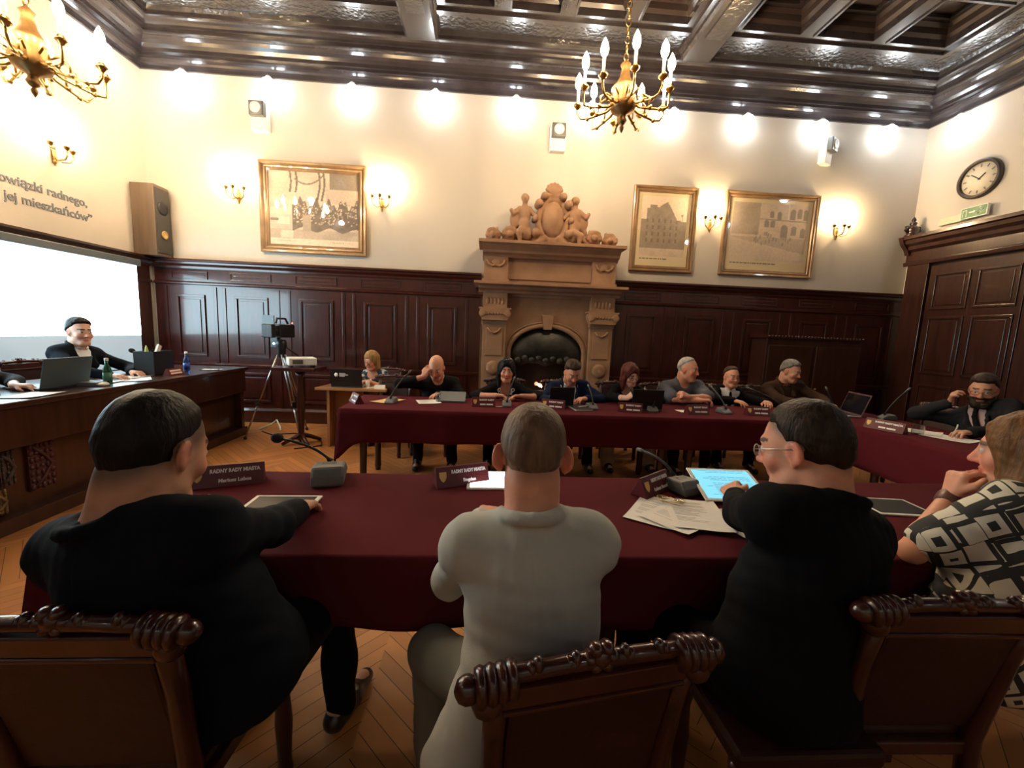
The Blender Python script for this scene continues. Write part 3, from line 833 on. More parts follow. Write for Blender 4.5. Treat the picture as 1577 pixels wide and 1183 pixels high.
mb.tube(pts, .035, 8); mb.tube([(x * 1.07, -.365, z + .045) for x, _, z in pts], .016, 6)
mb.build('arch_moulding', STONE, fp)
MB().prism([(-.055, 1.50), (.055, 1.50), (.085, 1.70), (-.085, 1.70)], -.42, -.35, 'y').build('keystone', STONE, fp, .008)
mb = MB(); mb.bx(-.60, .60, -.02, -.005, 0, 1.8); mb.bx(-.6, .6, -.36, 0, -.0, .04); mb.build('firebox', STONED, fp)
# iron hood filling the arch
vs, fs = [], []
for k in range(n + 1):
    x, z = arch(k, -.01); zb = .98 + .05 * abs(math.sin(k / n * PI * 4))
    for j in range(7):
        t = j / 6; vs.append((x, -.30 + .10 * math.sin(t * PI) * -1.2 * math.sin(PI * k / n), zb + (max(z, zb + .001) - zb) * t))
for k in range(n):
    for j in range(6): fs.append((k * 7 + j, k * 7 + 7 + j, k * 7 + 8 + j, k * 7 + 1 + j))
mb = MB(); mb.add(vs, fs, True)
for i in range(9):
    x = -.40 + i * .1; mb.sph((x, -.36, 1.07 + .03 * (i % 2)), (.05, .03, .045), 8)
mb.build('hood', mat('blackened_iron', (.035, .032, .026), .45, metal=.3, var=.4, vs=9, bump=.3, bs=25), fp)
mb = MB()
for i in range(9): mb.tube([(-.32 + i * .08, -.30, .46), (-.32 + i * .08, -.31, .64)], .008, 6)
mb.tube([(-.36, -.31, .62), (.36, -.31, .62)], .012); mb.tube([(-.36, -.31, .48), (.36, -.31, .48)], .012)
for x in (-.34, .34):
    for y in (-.30, -.08): mb.tube([(x, y, .04), (x, y, .62)], .014)
for i in range(6): mb.tube([(-.35, -.28 + i * .04, .47), (.35, -.28 + i * .04, .47)], .008)
mb.build('grate', IRON, fp)
mb = MB()
for (x, y, z, a) in ((-.1, -.2, .52, .2), (.1, -.16, .53, -.3), (0, -.22, .58, .1)):
    mb.tube([(x - .16, y, z), (x + .16, y + a * .2, z + a * .1)], [.045, .04], 9)
mb.build('log', STONED, fp)
mb = MB()
for (x, z, r) in ((-.10, .78, .028), (-.045, .76, .03), (.01, .79, .024), (.05, .77, .022)): mb.sph((x, -.22, z - .06), r, 8)
mb.build('ember', EMBER, fp)
for (x, z, r) in ((-.07, .705, .011), (-.052, .69, .009), (-.03, .684, .010), (-.085, .712, .009)):
    MB().lathe([(r * .5, -r), (r, 0), (r * .6, r * 1.4), (.001, r * 2.4)], (x, -.27, z), n=8).build('flame', FLAME, fp)
# mantel shelf
mb = MB()
pr = [(0, 1.97), (-.46, 1.97), (-.47, 2.0), (-.52, 2.02), (-.53, 2.055), (-.59, 2.065), (-.60, 2.10), (-.585, 2.105), (0, 2.125)]
mb.prism(pr, -.97, .97); mb.bx(-1.03, 1.03, -.62, 0, 2.07, 2.105)
mb.bx(-.58, .58, -.40, -.05, 1.93, 1.98)
mb.build('mantel', STONE, fp, .004)
mb = MB(); mb.bx(-.90, .90, -.33, 0, 2.11, 2.46); mb.bx(-.58, .58, -.345, -.33, 2.17, 2.41)
mb.build('overmantel', STONE, fp, .005)
for s in (-1, 1):
    c = s * .745; mb = MB(); mb.bx(c - .165, c + .165, -.39, -.3, 2.11, 2.46); mb.bx(c - .185, c + .185, -.40, -.3, 2.11, 2.16)
    mb.sph((c, -.39, 2.37), (.07, .03, .05), 12)
    for e in (-1, 1): mb.tube([(c, -.395, 2.35), (c + e * .05, -.405, 2.33), (c + e * .10, -.40, 2.36), (c + e * .12, -.395, 2.41)], .018)
    mb.build('end_block', STONE, fp, .004)
mb = MB()
mb.prism([(0, 2.45), (-.38, 2.45), (-.40, 2.48), (-.46, 2.50), (-.47, 2.53), (-.53, 2.58), (-.56, 2.62), (-.56, 2.645), (0, 2.66)], -.93, .93)
mb.bx(-.985, .985, -.575, 0, 2.605, 2.645)
mb.build('cornice', STONE, fp, .004)
# crest
Yc = -.33
def crest_part(nm, fnc, seed=1, amp=.0015, fr=45):
    s = Sdf(); fnc(s); return sdf_obj(nm, s, .009, STONE, fp, noise=(amp, fr, seed), smooth=1)
def cart(s):
    s.ell((0, Yc - .03, 2.97), (.15, .085, .235), k=.01)
    s.ell((0, Yc - .085, 2.97), (.075, .05, .12), k=.01)
    prev = None
    for i in range(25):                                   # strapwork rim
        w = 2 * PI * i / 24; q = (.195 * math.cos(w), Yc - .01, 2.97 + .275 * math.sin(w))
        if prev: s.cone(prev, q, .042, .042, k=.008)
        prev = q
    s.cone((-.24, Yc, 2.69), (.24, Yc, 2.69), .065, k=.02)
    for e in (-1, 1):
        for (x, z, r) in ((.20, 3.17, .055), (.225, 2.79, .062), (.125, 3.27, .050), (.245, 2.97, .04)):
            s.cone((e * x, Yc + .03, z), (e * x, Yc - .08, z), r, r, k=.010); s.ell((e * x, Yc - .09, z), (r * .45,) * 3, k=.006)
        s.cone((e * .10, Yc - .04, 2.72), (e * .19, Yc - .05, 2.66), .05, .04, k=.01)
    s.ell((0, Yc, 3.345), (.085, .08, .10), k=.012); s.cone((-.10, Yc - .03, 3.285), (.10, Yc - .03, 3.285), .034, k=.01)
    for a in range(7):
        w = PI * (.06 + .88 * a / 6); s.cone((.03 * math.cos(w), Yc - .05, 3.31 + .02 * math.sin(w)), (.095 * math.cos(w), Yc - .04, 3.345 + .085 * math.sin(w)), .020, .028, k=.006)
crest_part('cartouche', cart, 2)
for sgn, cx, dz in ((-1, -.385, 0), (1, .30, 0)):
    def fig(s):
        s.ell((cx, Yc - .03, 3.235), (.050, .055, .060)); s.ell((cx, Yc - .01, 3.25), (.058, .055, .052), k=.006); s.ell((cx, Yc - .085, 3.225), (.012, .014, .014), k=.006); s.cone((cx, Yc - .02, 3.18), (cx, Yc, 3.12), .032, .045, k=.015)
        s.cone((cx - .06, Yc, 3.10), (cx + .06, Yc, 3.10), .042, k=.02); s.ell((cx, Yc, 3.02), (.082, .072, .11), k=.025); s.ell((cx, Yc - .03, 2.90), (.078, .065, .085), k=.025); s.ell((cx - sgn * .01, Yc - .01, 2.77), (.12, .095, .10), k=.03)
        s.cone((cx + sgn * .07, Yc, 3.1), (cx + sgn * .155, Yc - .03, 3.03), .038, .032, k=.015); s.cone((cx + sgn * .155, Yc - .03, 3.03), (cx + sgn * .185, Yc - .05, 3.07), .03, .026, k=.012)
        s.ell((cx + sgn * .12, Yc + .02, 2.96), (.075, .05, .12), k=.015); s.ell((cx + sgn * .15, Yc + .03, 2.84), (.04, .04, .06), k=.015)
        s.cone((cx - sgn * .07, Yc, 3.09), (cx - sgn * .15, Yc - .06, 3.0), .037, .028, k=.015)
        s.cone((cx - .03, Yc - .05, 2.82), (cx + sgn * .07, Yc - .12, 2.77), .058, .045, k=.015); s.cone((cx + sgn * .07, Yc - .12, 2.77), (cx + sgn * .06, Yc - .12, 2.67), .04, .03, k=.012)
        s.cone((cx + sgn * .14, Yc, 2.74), (cx + sgn * .27, Yc, 2.665), .055, .03, k=.02)
    crest_part('stone_figure', fig, 4 + sgn)
for sgn in (-1, 1):
    def gar(s):
        rr_ = random.Random(5)
        for (x, z, r) in ((.575, 2.755, .105), (.80, 2.735, .10)):
            s.ell((sgn * x, Yc, z), (r, .08, r * .95), k=.01)
            for a in range(9):
                w = PI * a / 8; s.ell((sgn * x + r * .78 * math.cos(w), Yc - .04, z + r * .78 * math.sin(w)), (r * rr_.uniform(.26, .36),) * 3, k=.006)
            s.cone((sgn * x, Yc - .05, z), (sgn * x, Yc - .09, z), r * .38, k=.006); s.ell((sgn * (x - .05), Yc, z + r * .95), (.022, .03, .03), k=.008)
        s.cone((sgn * .47, Yc, 2.665), (sgn * .92, Yc, 2.66), .045, .03, k=.015)
    crest_part('carved_scroll', gar, 8 + sgn, .002, 60)

# ------------------------------------------------------------------ chandeliers
def chandelier(label, loc):
    t = thing('chandelier', label, 'chandelier', loc, 0, 'brass candle chandeliers')
    MB().lathe([(.002, 0), (.018, .03), (.022, .05), (.012, .07), (.03, .085), (.045, .11), (.03, .14), (.035, .16), (.11, .20), (.13, .26), (.10, .36), (.12, .40), (.075, .45), (.05, .50), (.035, .58), (.05, .61), (.02, .64), (.01, .66)], n=20).build('body', mat('old_bronze', (.20, .11, .04), .4, metal=.8, var=.3, vs=14), t)
    mb = MB()
    for k in range(13):
        z = .68 + k * .075
        R_ = rot('Z', PI / 2 * (k % 2)) @ rot('X', PI / 2)
        c = [Vector((0, 0, z)) + R_ @ Vector((.022 * math.cos(a * PI / 6), .034 * math.sin(a * PI / 6) + .0, 0)) for a in range(13)]
        mb.tube(c, .0055, 6, cap=False)
    mb.tube([(0, 0, 1.63), (0, 0, ZC - loc[2] - .13)], .012)
    mb.build('chain', BRASS, t)
    for k in range(10):
        a = 2 * PI * (k + .35) / 10; r = .445 - .03 * (k % 2)
        def P(d, z): return (d * math.cos(a), d * math.sin(a), z)
        zt = .30 + .03 * (k % 2)
        mb = MB(); mb.tube([P(.09, .26), P(.16, .21), P(.25, .19), P(.34, .17), P(.41, .18), P(r, .23), P(r, zt)], [.013, .012, .011, .010, .010, .010, .010])
        mb.tube([P(.12, .30), P(.18, .33), P(.24, .29), P(.24, .22)], .008)
        mb.sph(P(.34, .17), .02, 8); mb.sph(P(.25, .20), .024, 8)
        mb.lathe([(.01, -.03), (.025, -.01), (.038, .0), (.042, .012), (.03, .016), (.018, .04)], P(r, zt), n=12)
        mb.build('arm', BRASS, t)
        MB().lathe([(.014, .03), (.014, .15), (.010, .155)], P(r, zt), n=10).build('candle', CANDLE, t)
        MB().lathe([(.009, .155), (.026, .175), (.035, .21), (.028, .255), (.010, .295), (.001, .312)], P(r, zt), n=12).build('bulb', BULB, t)
    return t
ch = chandelier('lit brass chandelier with ten candle lamps above the fireplace', (1.23, 4.2, 3.415))
dup(ch, (-3.62, 3.70, 3.13), None, 'lit brass chandelier at the upper left near the left wall')
# ------------------------------------------------------------------ tables and cloths
def table(label, x0, x1, y0, y1, group='conference tables under maroon cloths', h=.742):
    t = thing('conference_table', label, 'table', ((x0 + x1) / 2, (y0 + y1) / 2, 0), 0, group)
    w, d = (x1 - x0) / 2, (y1 - y0) / 2
    MB().bx(-w, w, -d, d, h - .03, h).build('tabletop', WOOD, t, .004)
    MB().bx(-w + .08, w - .08, -d + .08, d - .08, h - .11, h - .03).build('apron', WOOD, t)
    for a in (-1, 1):
        for b in (-1, 1):
            MB().lathe([(.026, 0), (.034, .05), (.030, .10), (.034, h - .18), (.045, h - .12), (.045, h - .03)], (a * (w - .12), b * (d - .09), 0), n=12).build('leg', WOOD, t)
    return t
def cloth(label, x0, x1, y0, y1, drops, seed=0, z=.75):
    """one maroon cloth over a rectangle; drops = hem heights for front(-y), right, back, left"""
    rs = random.Random(seed); r = .02
    per = []
    def side(p, q, hem, nx, ny):
        L = math.dist(p, q); n = max(8, int(L / .035))
        for i in range(n):
            t = i / n; per.append((p[0] + (q[0] - p[0]) * t, p[1] + (q[1] - p[1]) * t, nx, ny, hem, min(t, 1 - t) * L))
    side((x0, y0), (x1, y0), drops[0], 0, -1); side((x1, y0), (x1, y1), drops[1], 1, 0)
    side((x1, y1), (x0, y1), drops[2], 0, 1); side((x0, y1), (x0, y0), drops[3], -1, 0)
    n = len(per); rows = 9; vs, fs = [], []
    ph = [rs.uniform(0, 6.28) for _ in range(4)]
    for j in range(rows + 1):
        t = j / rows
        for i, (x, y, nx, ny, hem, dc) in enumerate(per):
            cw = math.exp(-(dc / .10) ** 2)
            if cw > .02:                                                    # the corner turns smoothly
                cx = x0 if abs(x - x0) < abs(x - x1) else x1; cy = y0 if abs(y - y0) < abs(y - y1) else y1
                gx, gy = (1 if cx == x1 else -1), (1 if cy == y1 else -1)
                nx, ny = nx * (1 - .45 * cw) + gx * .45 * cw * (nx == 0), ny * (1 - .45 * cw) + gy * .45 * cw * (ny == 0)
            s = i * .035
            wv = .5 + .5 * math.sin(s * 7 + ph[0] + 1.6 * math.sin(s * 1.7 + ph[1]))
            wv2 = .5 + .5 * math.sin(s * 17 + ph[2])
            if j == 0: o, zz = -.015, z
            elif j == 1: o, zz = 0, z - .003
            else:
                tt = (j - 1) / (rows - 1)
                hm = hem - .16 * cw
                zz = z - .008 - (z - .008 - hm) * tt
                o = .005 + tt * (.028 * wv + .008 * wv2 + .05 * cw) * min(1, (z - hm) / .2)
            vs.append((x + nx * o, y + ny * o, zz))
    for j in range(rows):
        for i in range(n):
            i2 = (i + 1) % n; fs.append((j * n + i, j * n + i2, (j + 1) * n + i2, (j + 1) * n + i))
    fs.append(tuple(range(n))[::-1])
    mb = MB(); mb.add(vs, fs, True); mb.sm[-1] = False
    o = mb.build('tablecloth', MAROON)
    md = o.modifiers.new('thickness', 'SOLIDIFY'); md.thickness = .002; md.offset = -1
    return tag(o, label, 'tablecloth')
for i, l in enumerate(('leftmost', 'middle', 'right-hand')):
    table('dark wooden table under the long far maroon cloth, %s of the three' % l, -1.2 + i * 1.5, .27 + i * 1.5, 3.54, 4.22)
table('dark wooden table under the right-hand maroon cloth', 3.37, 4.02, 1.45, 3.42)
for i, l in enumerate(('left half, behind the dark-suited man', 'right half, by the striped papers')):
    table('dark wooden table under the near maroon cloth, %s' % ('left half' if i == 0 else 'right half'), -1.26 + i * 1.88, .58 + i * 1.88, 1.24, 1.90)
cloth('long maroon tablecloth on the far table in front of fireplace', -1.25, 3.30, 3.50, 4.25, (.465, .5, .5, .40), 1)
cloth('maroon tablecloth on the right-hand side table by the bearded man', 3.315, 4.06, 1.40, 4.25, (.5, .45, .5, .385), 2)
cloth('maroon tablecloth on the near table in the foreground', -1.31, 2.52, 1.20, 1.94, (.53, .5, .5, .45), 3)

# ------------------------------------------------------------------ carved chairs
def chair(label, loc, rz, group='carved dark chairs'):
    t = thing('carved_chair', label, 'chair', loc, rz, group)
    MB().prism([(-.21, -.19), (.21, -.19), (.23, .22), (-.23, .22)], .40, .44, 'z').build('seat_frame', WOODR, t, .006)
    mb = MB(); mb.prism([(-.195, -.17), (.195, -.17), (.21, .20), (-.21, .20)], .435, .468, 'z'); mb.build('seat', LEATHER, t, .012)
    for a in (-1, 1):
        MB().lathe([(.018, 0), (.024, .03), (.020, .06), (.026, .20), (.020, .30), (.030, .36), (.030, .41)], (a * .195, .18, 0), n=12).build('leg', WOODR, t)
        MB().tube([(a * .18, -.24, 0), (a * .178, -.19, .25), (a * .178, -.18, .45), (a * .185, -.215, .70), (a * .188, -.245, .85)], [.022, .022, .024, .022, .022], 8).build('leg', WOODR, t)
    MB().box((0, 0, .18), (.36, .02, .03)).build('stretcher', WOODR, t)
    mb = MB(); Rb = rot('X', .22)
    mb.box((0, -.208, .655), (.33, .022, .36), rot('X', .20)); mb.build('back_panel', LEATHER, t, .008)
    # carved crest rail
    mb = MB(); mb.box((0, -.243, .825), (.39, .034, .05), rot('X', .2)); mb.box((0, -.238, .795), (.36, .04, .012), rot('X', .2))
    mb.tube([(-.17, -.248, .862), (-.06, -.25, .868), (.06, -.25, .868), (.17, -.248, .862)], .016, 10)
    r = mb.build('crest_rail', WOODR, t, .004)
    for a in (-1, 1):
        mb = MB()
        for k in range(4):
            mb.lathe([(.012, -.012), (.030, -.008), (.034, 0), (.030, .008), (.012, .012)], (a * (.165 + k * .018), -.25, .855 - .002 * k), rot('Y', PI / 2), 12)
        mb.sph((a * .24, -.25, .848), .024, 10); mb.sph((a * .205, -.25, .82), (.03, .028, .03), 10)
        mb.build('carved_scroll', WOODR, r)
    mb = MB(); mb.sph((0, -.252, .876), (.022, .02, .02), 10)
    for k in range(6): mb.sph((.022 * math.cos(k * PI / 3), -.252, .876 + .018 * math.sin(k * PI / 3)), (.014, .018, .012), 8)
    mb.tube([(-.135, -.252, .872), (.135, -.252, .872)], .008)
    for a in (-1, 1):
        for e in (.048, .118):
            mb.sph((a * e, -.252, .876), (.011, .014, .017), 8); mb.sph((a * (e + .012), -.252, .872), (.01, .013, .013), 8)
    mb.build('carved_flower', WOODR, r)
    return t
c0 = chair('carved dark chair with scrolled crest rail, empty, behind grey-suited man', (.18, .91, 0), .17)
dup(c0, (-.80, 1.01, 0), .0, 'carved dark chair under the dark-suited man at lower left')
dup(c0, (1.12, 1.06, 0), -.02, 'carved dark chair of the woman in printed blouse, right foreground')
for x, y, rz, l in ((-.62, 4.78, 3.05, 'carved dark chair of the bald man'), (.24, 4.80, 3.2, 'carved dark chair of the black-haired woman'), (.93, 4.80, 3.15, 'carved dark chair of the man in navy jacket'),
                    (1.60, 4.82, 3.0, 'carved dark chair of the red-haired woman'), (2.22, 4.85, 3.2, 'carved dark chair of the man in grey polo shirt'), (2.80, 4.98, 3.1, 'carved dark chair of the man in black tie'),
                    (3.50, 4.92, 3.2, 'carved dark chair of the man in brown jacket'), (-1.12, 4.72, 3.0, 'empty carved dark chair between the blonde woman and bald man'), (4.42, 3.02, 1.75, 'carved dark chair of the bearded man'),
                    (4.52, 3.86, 1.7, 'empty carved dark chair beside the bearded man'), (-1.42, 5.62, 3.0, 'carved dark chair of the blonde woman')):
    dup(c0, (x, y, 0), rz, l)
st_ = thing('stool', 'dark seat under the bespectacled man in dark suit', 'stool', (.82, .99, 0))
MB().prism([(-.19, -.17), (.19, -.17), (.20, .18), (-.20, .18)], .42, .468, 'z').build('seat', LEATHER, st_, .012)
for a in (-1, 1):
    for e in (-1, 1): MB().lathe([(.018, 0), (.024, .03), (.020, .06), (.026, .20), (.020, .30), (.030, .36), (.030, .42)], (a * .16, e * .14, 0), n=12).build('leg', WOODR, st_)

# ------------------------------------------------------------------ presidium bench on the left
t = thing('presidium_bench', 'long dark presidium bench with carved coloured panels along left side', 'bench', (-3.10, 3.5, 0))
MB().bx(-.85, .05, -2.5, 1.92, .83, .87).build('bench_top', WOOD, t, .006)
MB().bx(-.04, .03, -2.46, 1.88, .56, .83).build('upper_panel', WOOD, t, .004)
MB().bx(-.16, -.08, -2.46, 1.88, 0, .56).build('front_panel', WOOD, t, .004)
MB().bx(-.82, .0, 1.82, 1.88, 0, .83).build('end_panel', WOOD, t, .004)
MB().bx(-.20, .02, -2.48, 1.90, 0, .10).build('plinth', WOOD, t, .004)
for j, (y, w, m_, z0, z1) in enumerate(((-.47, .17, REDC, .20, .54), (-.68, .09, GREYC, .30, .53), (-.82, .09, GREYC, .30, .53), (-.75, .10, OCHRE, .12, .28), (-1.2, .17, REDC, .2, .54))):
    mb = MB(); mb.bx(-.08, -.06, y - w / 2, y + w / 2, z0, z1)
    rr = random.Random(j)
    for a in range(3 if w < .12 else 5):
        for b in range(7):
            mb.sph((-.06, y - w / 2 + w * (a + .5) / (3 if w < .12 else 5), z0 + (z1 - z0) * (b + .5) / 7), (.014, w * .09 * rr.uniform(.7, 1.3), .02 * rr.uniform(.7, 1.3)), 7)
    mb.tube([(-.058, y - w * .4, z0 + .02), (-.05, y, z0 + (z1 - z0) * .25), (-.058, y + w * .4, z0 + (z1 - z0) * .5), (-.05, y, z0 + (z1 - z0) * .75), (-.058, y - w * .35, z1 - .02)], .012, 7)
    mb.build('carved_panel', m_, t)

# ------------------------------------------------------------------ desk, projector table, camera tripod
t = thing('small_desk', 'light veneered desk with the blonde woman behind it', 'desk', (-1.57, 5.06, 0))
MB().prism([(-.42, -.22), (.40, -.24), (.36, .24), (-.36, .22)], .69, .72, 'z').build('desktop', DESKW, t, .003)
MB().bx(-.30, -.27, -.18, .20, 0, .69).build('side_panel', DESKW, t); MB().bx(.31, .34, -.18, .20, 0, .69).build('side_panel', DESKW, t)
MB().bx(-.27, .31, .02, .04, .33, .69).build('modesty_panel', DESKW, t); MB().bx(.10, .12, -.16, .02, .5, .69).build('drawer_side', DESKW, t)
t = thing('projector_stand', 'dark wooden stand carrying the white projector', 'stand', (-2.22, 5.0, 0))
MB().bx(-.24, .24, -.2, .2, .90, .94).build('stand_top', WOODR, t, .004)
MB().lathe([(.05, .05), (.03, .12), (.045, .5), (.03, .8), (.07, .9)], n=14).build('column', WOODR, t)
mb = MB()
for a in range(4): mb.tube([(0, 0, .12), (.12 * math.cos(a * PI / 2 + .7), .12 * math.sin(a * PI / 2 + .7), .07), (.22 * math.cos(a * PI / 2 + .7), .22 * math.sin(a * PI / 2 + .7), .02)], [.03, .025, .02])
mb.build('foot', WOODR, t)
t = thing('projector', 'white projector on the dark wooden stand', 'projector', (-2.21, 5.02, .94), .55)
mb = MB(); mb.bx(-.15, .15, -.12, .12, .02, .11); mb.build('housing', WHITEP, t, .012)
mb = MB(); mb.bx(-.11, .0, -.1225, -.118, .04, .09)
for k in range(6): mb.bx(-.105, -.005, -.125, -.12, .043 + k * .008, .046 + k * .008)
mb.build('vent', GREYP, t)
MB().lathe([(.0, 0), (.035, 0), (.038, .02), (.03, .022), (.0, .015)], (.152, -.02, .07), rot('Y', PI / 2), 16).build('lens', BLACKG, t)
mb = MB(); [mb.lathe([(.012, 0), (.014, .022)], (a * .12, b * .09, 0), n=8) for a in (-1, 1) for b in (-1, 1)]; mb.build('foot', BLACKP, t)
t = thing('video_camera', 'black video camera on the silver tripod', 'camera', (-2.55, 5.25, 1.24), -.25)
mb = MB(); mb.bx(-.06, .07, -.10, .16, .03, .19); mb.bx(-.05, .05, -.16, -.09, .05, .17); mb.build('body', BLACKP, t, .01)
mb = MB(); mb.bx(-.075, .075, -.23, -.17, .03, .19); mb.lathe([(.06, 0), (.06, .09), (.055, .1)], (0, -.10, .11), rot('X', PI / 2), 16); mb.build('lens_hood', BLACKP, t, .01)
MB().lathe([(.0, .0), (.05, .002), (.05, -.004), (.0, -.003)], (0, -.19, .11), rot('X', PI / 2), 16).build('lens', BLACKG, t)
mb = MB(); mb.tube([(0, -.08, .2), (0, -.06, .26), (0, .08, .26), (0, .12, .2)], .013); mb.build('handle', BLACKP, t)
mb = MB(); mb.box((-.12, -.06, .24), (.16, .012, .11)); mb.tube([(-.06, -.04, .17), (-.06, -.05, .22)], .01); mb.build('monitor', BLACKG, t)
MB().sph((.08, .1, .21), .008, 8).build('tally_light', LEDR, t)
MB().box((-.10, .02, .0), (.10, .05, .20)).build('battery_pack', mat('teal_plastic', (.03, .06, .075), .4), t, .008)
MB().sph((-.10, -.008, -.05), .012, 8).build('status_light', LEDW, t)
t = thing('tripod', 'tall silver-legged tripod holding the video camera', 'tripod', (-2.55, 5.25, 0))
mb = MB(); mb.lathe([(.03, 1.02), (.045, 1.05), (.05, 1.14), (.06, 1.16), (.06, 1.2), (.05, 1.24)], n=14); mb.tube([(.03, .03, 1.16), (.1, .25, 1.02), (.12, .36, .94)], .009); mb.build('head', BLACKP, t)
for a in (200, 320, 75):
    a *= D2R; c, s_ = math.cos(a), math.sin(a)
    mb = MB()
    for e in (-.018, .018): mb.tube([(c * .04 - s_ * e, s_ * .04 + c * e, 1.06), (c * .27 - s_ * e, s_ * .27 + c * e, .45)], .009, 8)
    mb.tube([(c * .25, s_ * .25, .5), (c * .42, s_ * .42, .03)], .010, 8)
    l = mb.build('leg', SILVER, t)
    mb = MB(); mb.box((c * .27, s_ * .27, .46), (.06, .04, .07), rot('Z', a)); mb.sph((c * .42, s_ * .42, .022), .022, 8); mb.build('leg_clamp', BLACKP, l)
tag(MB().tube([(-2.95, 5.5, .008), (-2.75, 5.35, .008), (-2.5, 5.45, .008), (-2.3, 5.3, .008), (-2.05, 5.15, .008), (-1.95, 4.9, .008), (-2.2, 4.75, .008)], .008, 6).build('cable', BLACKP), 'black cable lying on the floor by the tripod', 'cable')
tag(MB().tube([(-3.05, 5.62, .01), (-2.95, 5.72, .05), (-2.86, 5.7, .12), (-2.78, 5.62, .05), (-2.74, 5.55, .012)], .01, 6).build('cable', WHITEP), 'looped white cable on the floor at the foot of the back wall', 'cable')
# dark cabinet by the wall
t = thing('cabinet', 'dark cabinet with carved top edge against the back wall at right', 'cabinet', (4.72, 5.87, 0))
MB().bx(-.72, .72, -.18, .16, 0, 1.52).build('body', WOOD, t, .006)
mb = MB(); mb.bx(-.75, .75, -.21, .17, 1.52, 1.56)
for k in range(30): mb.sph((-.71 + k * .049, -.205, 1.545), .017, 8)
mb.build('carved_top', WOODR, t)
for s in (-1, 1):
    d = MB().bx(s * .36 - .33, s * .36 + .33, -.20, -.18, .1, 1.42).build('door', WOOD, t, .006)
    MB().sph((s * .07, -.215, .8), .016, 8).build('knob', BRASS, d)

# ------------------------------------------------------------------ things on the tables
ZT = .7505
def plate(label, x, y, rz, line, w=.23, seed=0, z=ZT, lines='RADNY RADY MIASTA'):
    t = thing('name_plate', label, 'name plate', (x, y, z), rz, 'maroon name plates on the tables')
    h, d = .085, .042
    mb = MB(); mb.prism([(-d, 0), (d, 0), (.003, h), (-.003, h)], -w / 2, w / 2); mb.build('holder', MAROONP, t, .0015)
    tl = math.atan2(d - .003, h); Rf = rot('X', PI / 2 - tl)
    n_ = Vector((0, -math.cos(tl), math.sin(tl)))
    def on(x, s): return Vector((x, -d + (d - .003) * s, h * s)) + n_ * .0012
    sh = MB(); sh.prism([(-.016, .022), (.016, .022), (.016, 0), (.010, -.014), (0, -.023), (-.010, -.014), (-.016, 0)], -.0008, .0012, 'z')
    o = sh.build('coat_of_arms', GOLD, t); M4 = Rf.to_4x4(); M4.translation = on(-w / 2 + .03, .52); o.matrix_local = M4
    text_obj('title_text', lines, .0215, PRINTW, t, on(.028, .72), Rf, .0006, 'CENTER', .0011, min(1, (w - .075) / (len(lines) * .0135)))
    if line is None:
        nb_ = MB()
        for x0_, x1_ in ((-.062, -.012), (-.004, .058)): nb_.bx(x0_ + .028, x1_ + .028, -.008, .006, -.0004, .0009)
        o = nb_.build('name_text', PRINTW, t); M4 = Rf.to_4x4(); M4.translation = on(0, .28); o.matrix_local = M4
    else: text_obj('name_text', line, .0205, PRINTW, t, on(.028, .28), Rf, .0006, 'CENTER', .0009)
    return t
plate('maroon name plate in front of the dark-suited man at lower left', -1.10, 1.775, .38, 'Mariusz Lubos', .27)
plate('maroon name plate left of the glowing white tablet', -.10, 1.83, .40, 'Bogdan', .25)
plate('maroon name plate left of the papers, turned to the right', .775, 1.765, .66, 'Łukasz Banasik', .22)
plate('small maroon name plate at the left end of far table', -1.19, 3.80, -1.0, None, .2)
for (x, y, l, nm, rz) in ((-.02, 3.79, 'maroon name plate in front of the black-haired woman', None, .06), (.64, 3.79, 'maroon name plate in front of the man in navy jacket', None, -.35), (1.36, 3.73, 'maroon name plate in front of the red-haired woman', None, -.25),
                          (2.01, 3.73, 'maroon name plate catching light in front of grey polo man', None, .05), (2.62, 3.75, 'maroon name plate in front of the man in black tie', None, -.1)):
    plate(l, x, y, rz, nm, .22, lines='RADNY RADY')
plate('maroon name plate on the right-hand table beside the water glass', 3.40, 3.22, -1.25, None, .28)

def mic(label, loc, rz, tip, scale=1, head='thin'):
    """conference microphone; tip is the capsule in world coordinates"""
    t = thing('microphone', label, 'microphone', loc, rz, 'gooseneck table microphones')
    mb = MB(); s = scale
    mb.prism([(-.075 * s, 0), (.075 * s, 0), (.07 * s, .018 * s), (.02 * s, .048 * s), (-.05 * s, .055 * s), (-.07 * s, .03 * s)], -.045 * s, .045 * s)
    b = mb.build('base', GREYP, t, .008 * s)
    mb = MB(); mb.bx(-.02 * s, .02 * s, -.02 * s, .0, .045 * s, .052 * s); mb.build('button', BLACKP, b)
    M_ = Matrix.Rotation(-rz, 3, 'Z'); q = M_ @ (Vector(tip) - Vector(loc))
    p0 = Vector((0, .03 * s, .045 * s)); p1 = p0 + Vector((0, 0, .10 * s))
    pts = []
    for i in range(9):
        u = i / 8; c = p0 + (q - p0) * .25 + Vector((0, 0, .05 + .25 * max(0, (q - p0).z) * 0))
        pts.append(p0 * (1 - u) ** 2 + 2 * u * (1 - u) * c + q * u * u)
    MB().tube(pts, [.011 * s] + [.0065] * 8, 8).build('gooseneck', BLACKP, t)
    d = (pts[-1] - pts[-2]).normalized(); r = .024 if head == 'foam' else .010
    MB().sph(q + d * .01, (r, r, r * (1.2 if head == 'foam' else 2.2)), 12, R=d.to_track_quat('Z', 'Y').to_matrix()).build('capsule', mat('mic_foam', (.012, .012, .012), .9) if head == 'foam' else GREYP, t)
    return t
mic('large grey microphone with foam head beside the dark tablet', (-.70, 1.85, ZT), .25, (-.955, 1.92, .915), 1.5, 'foam')
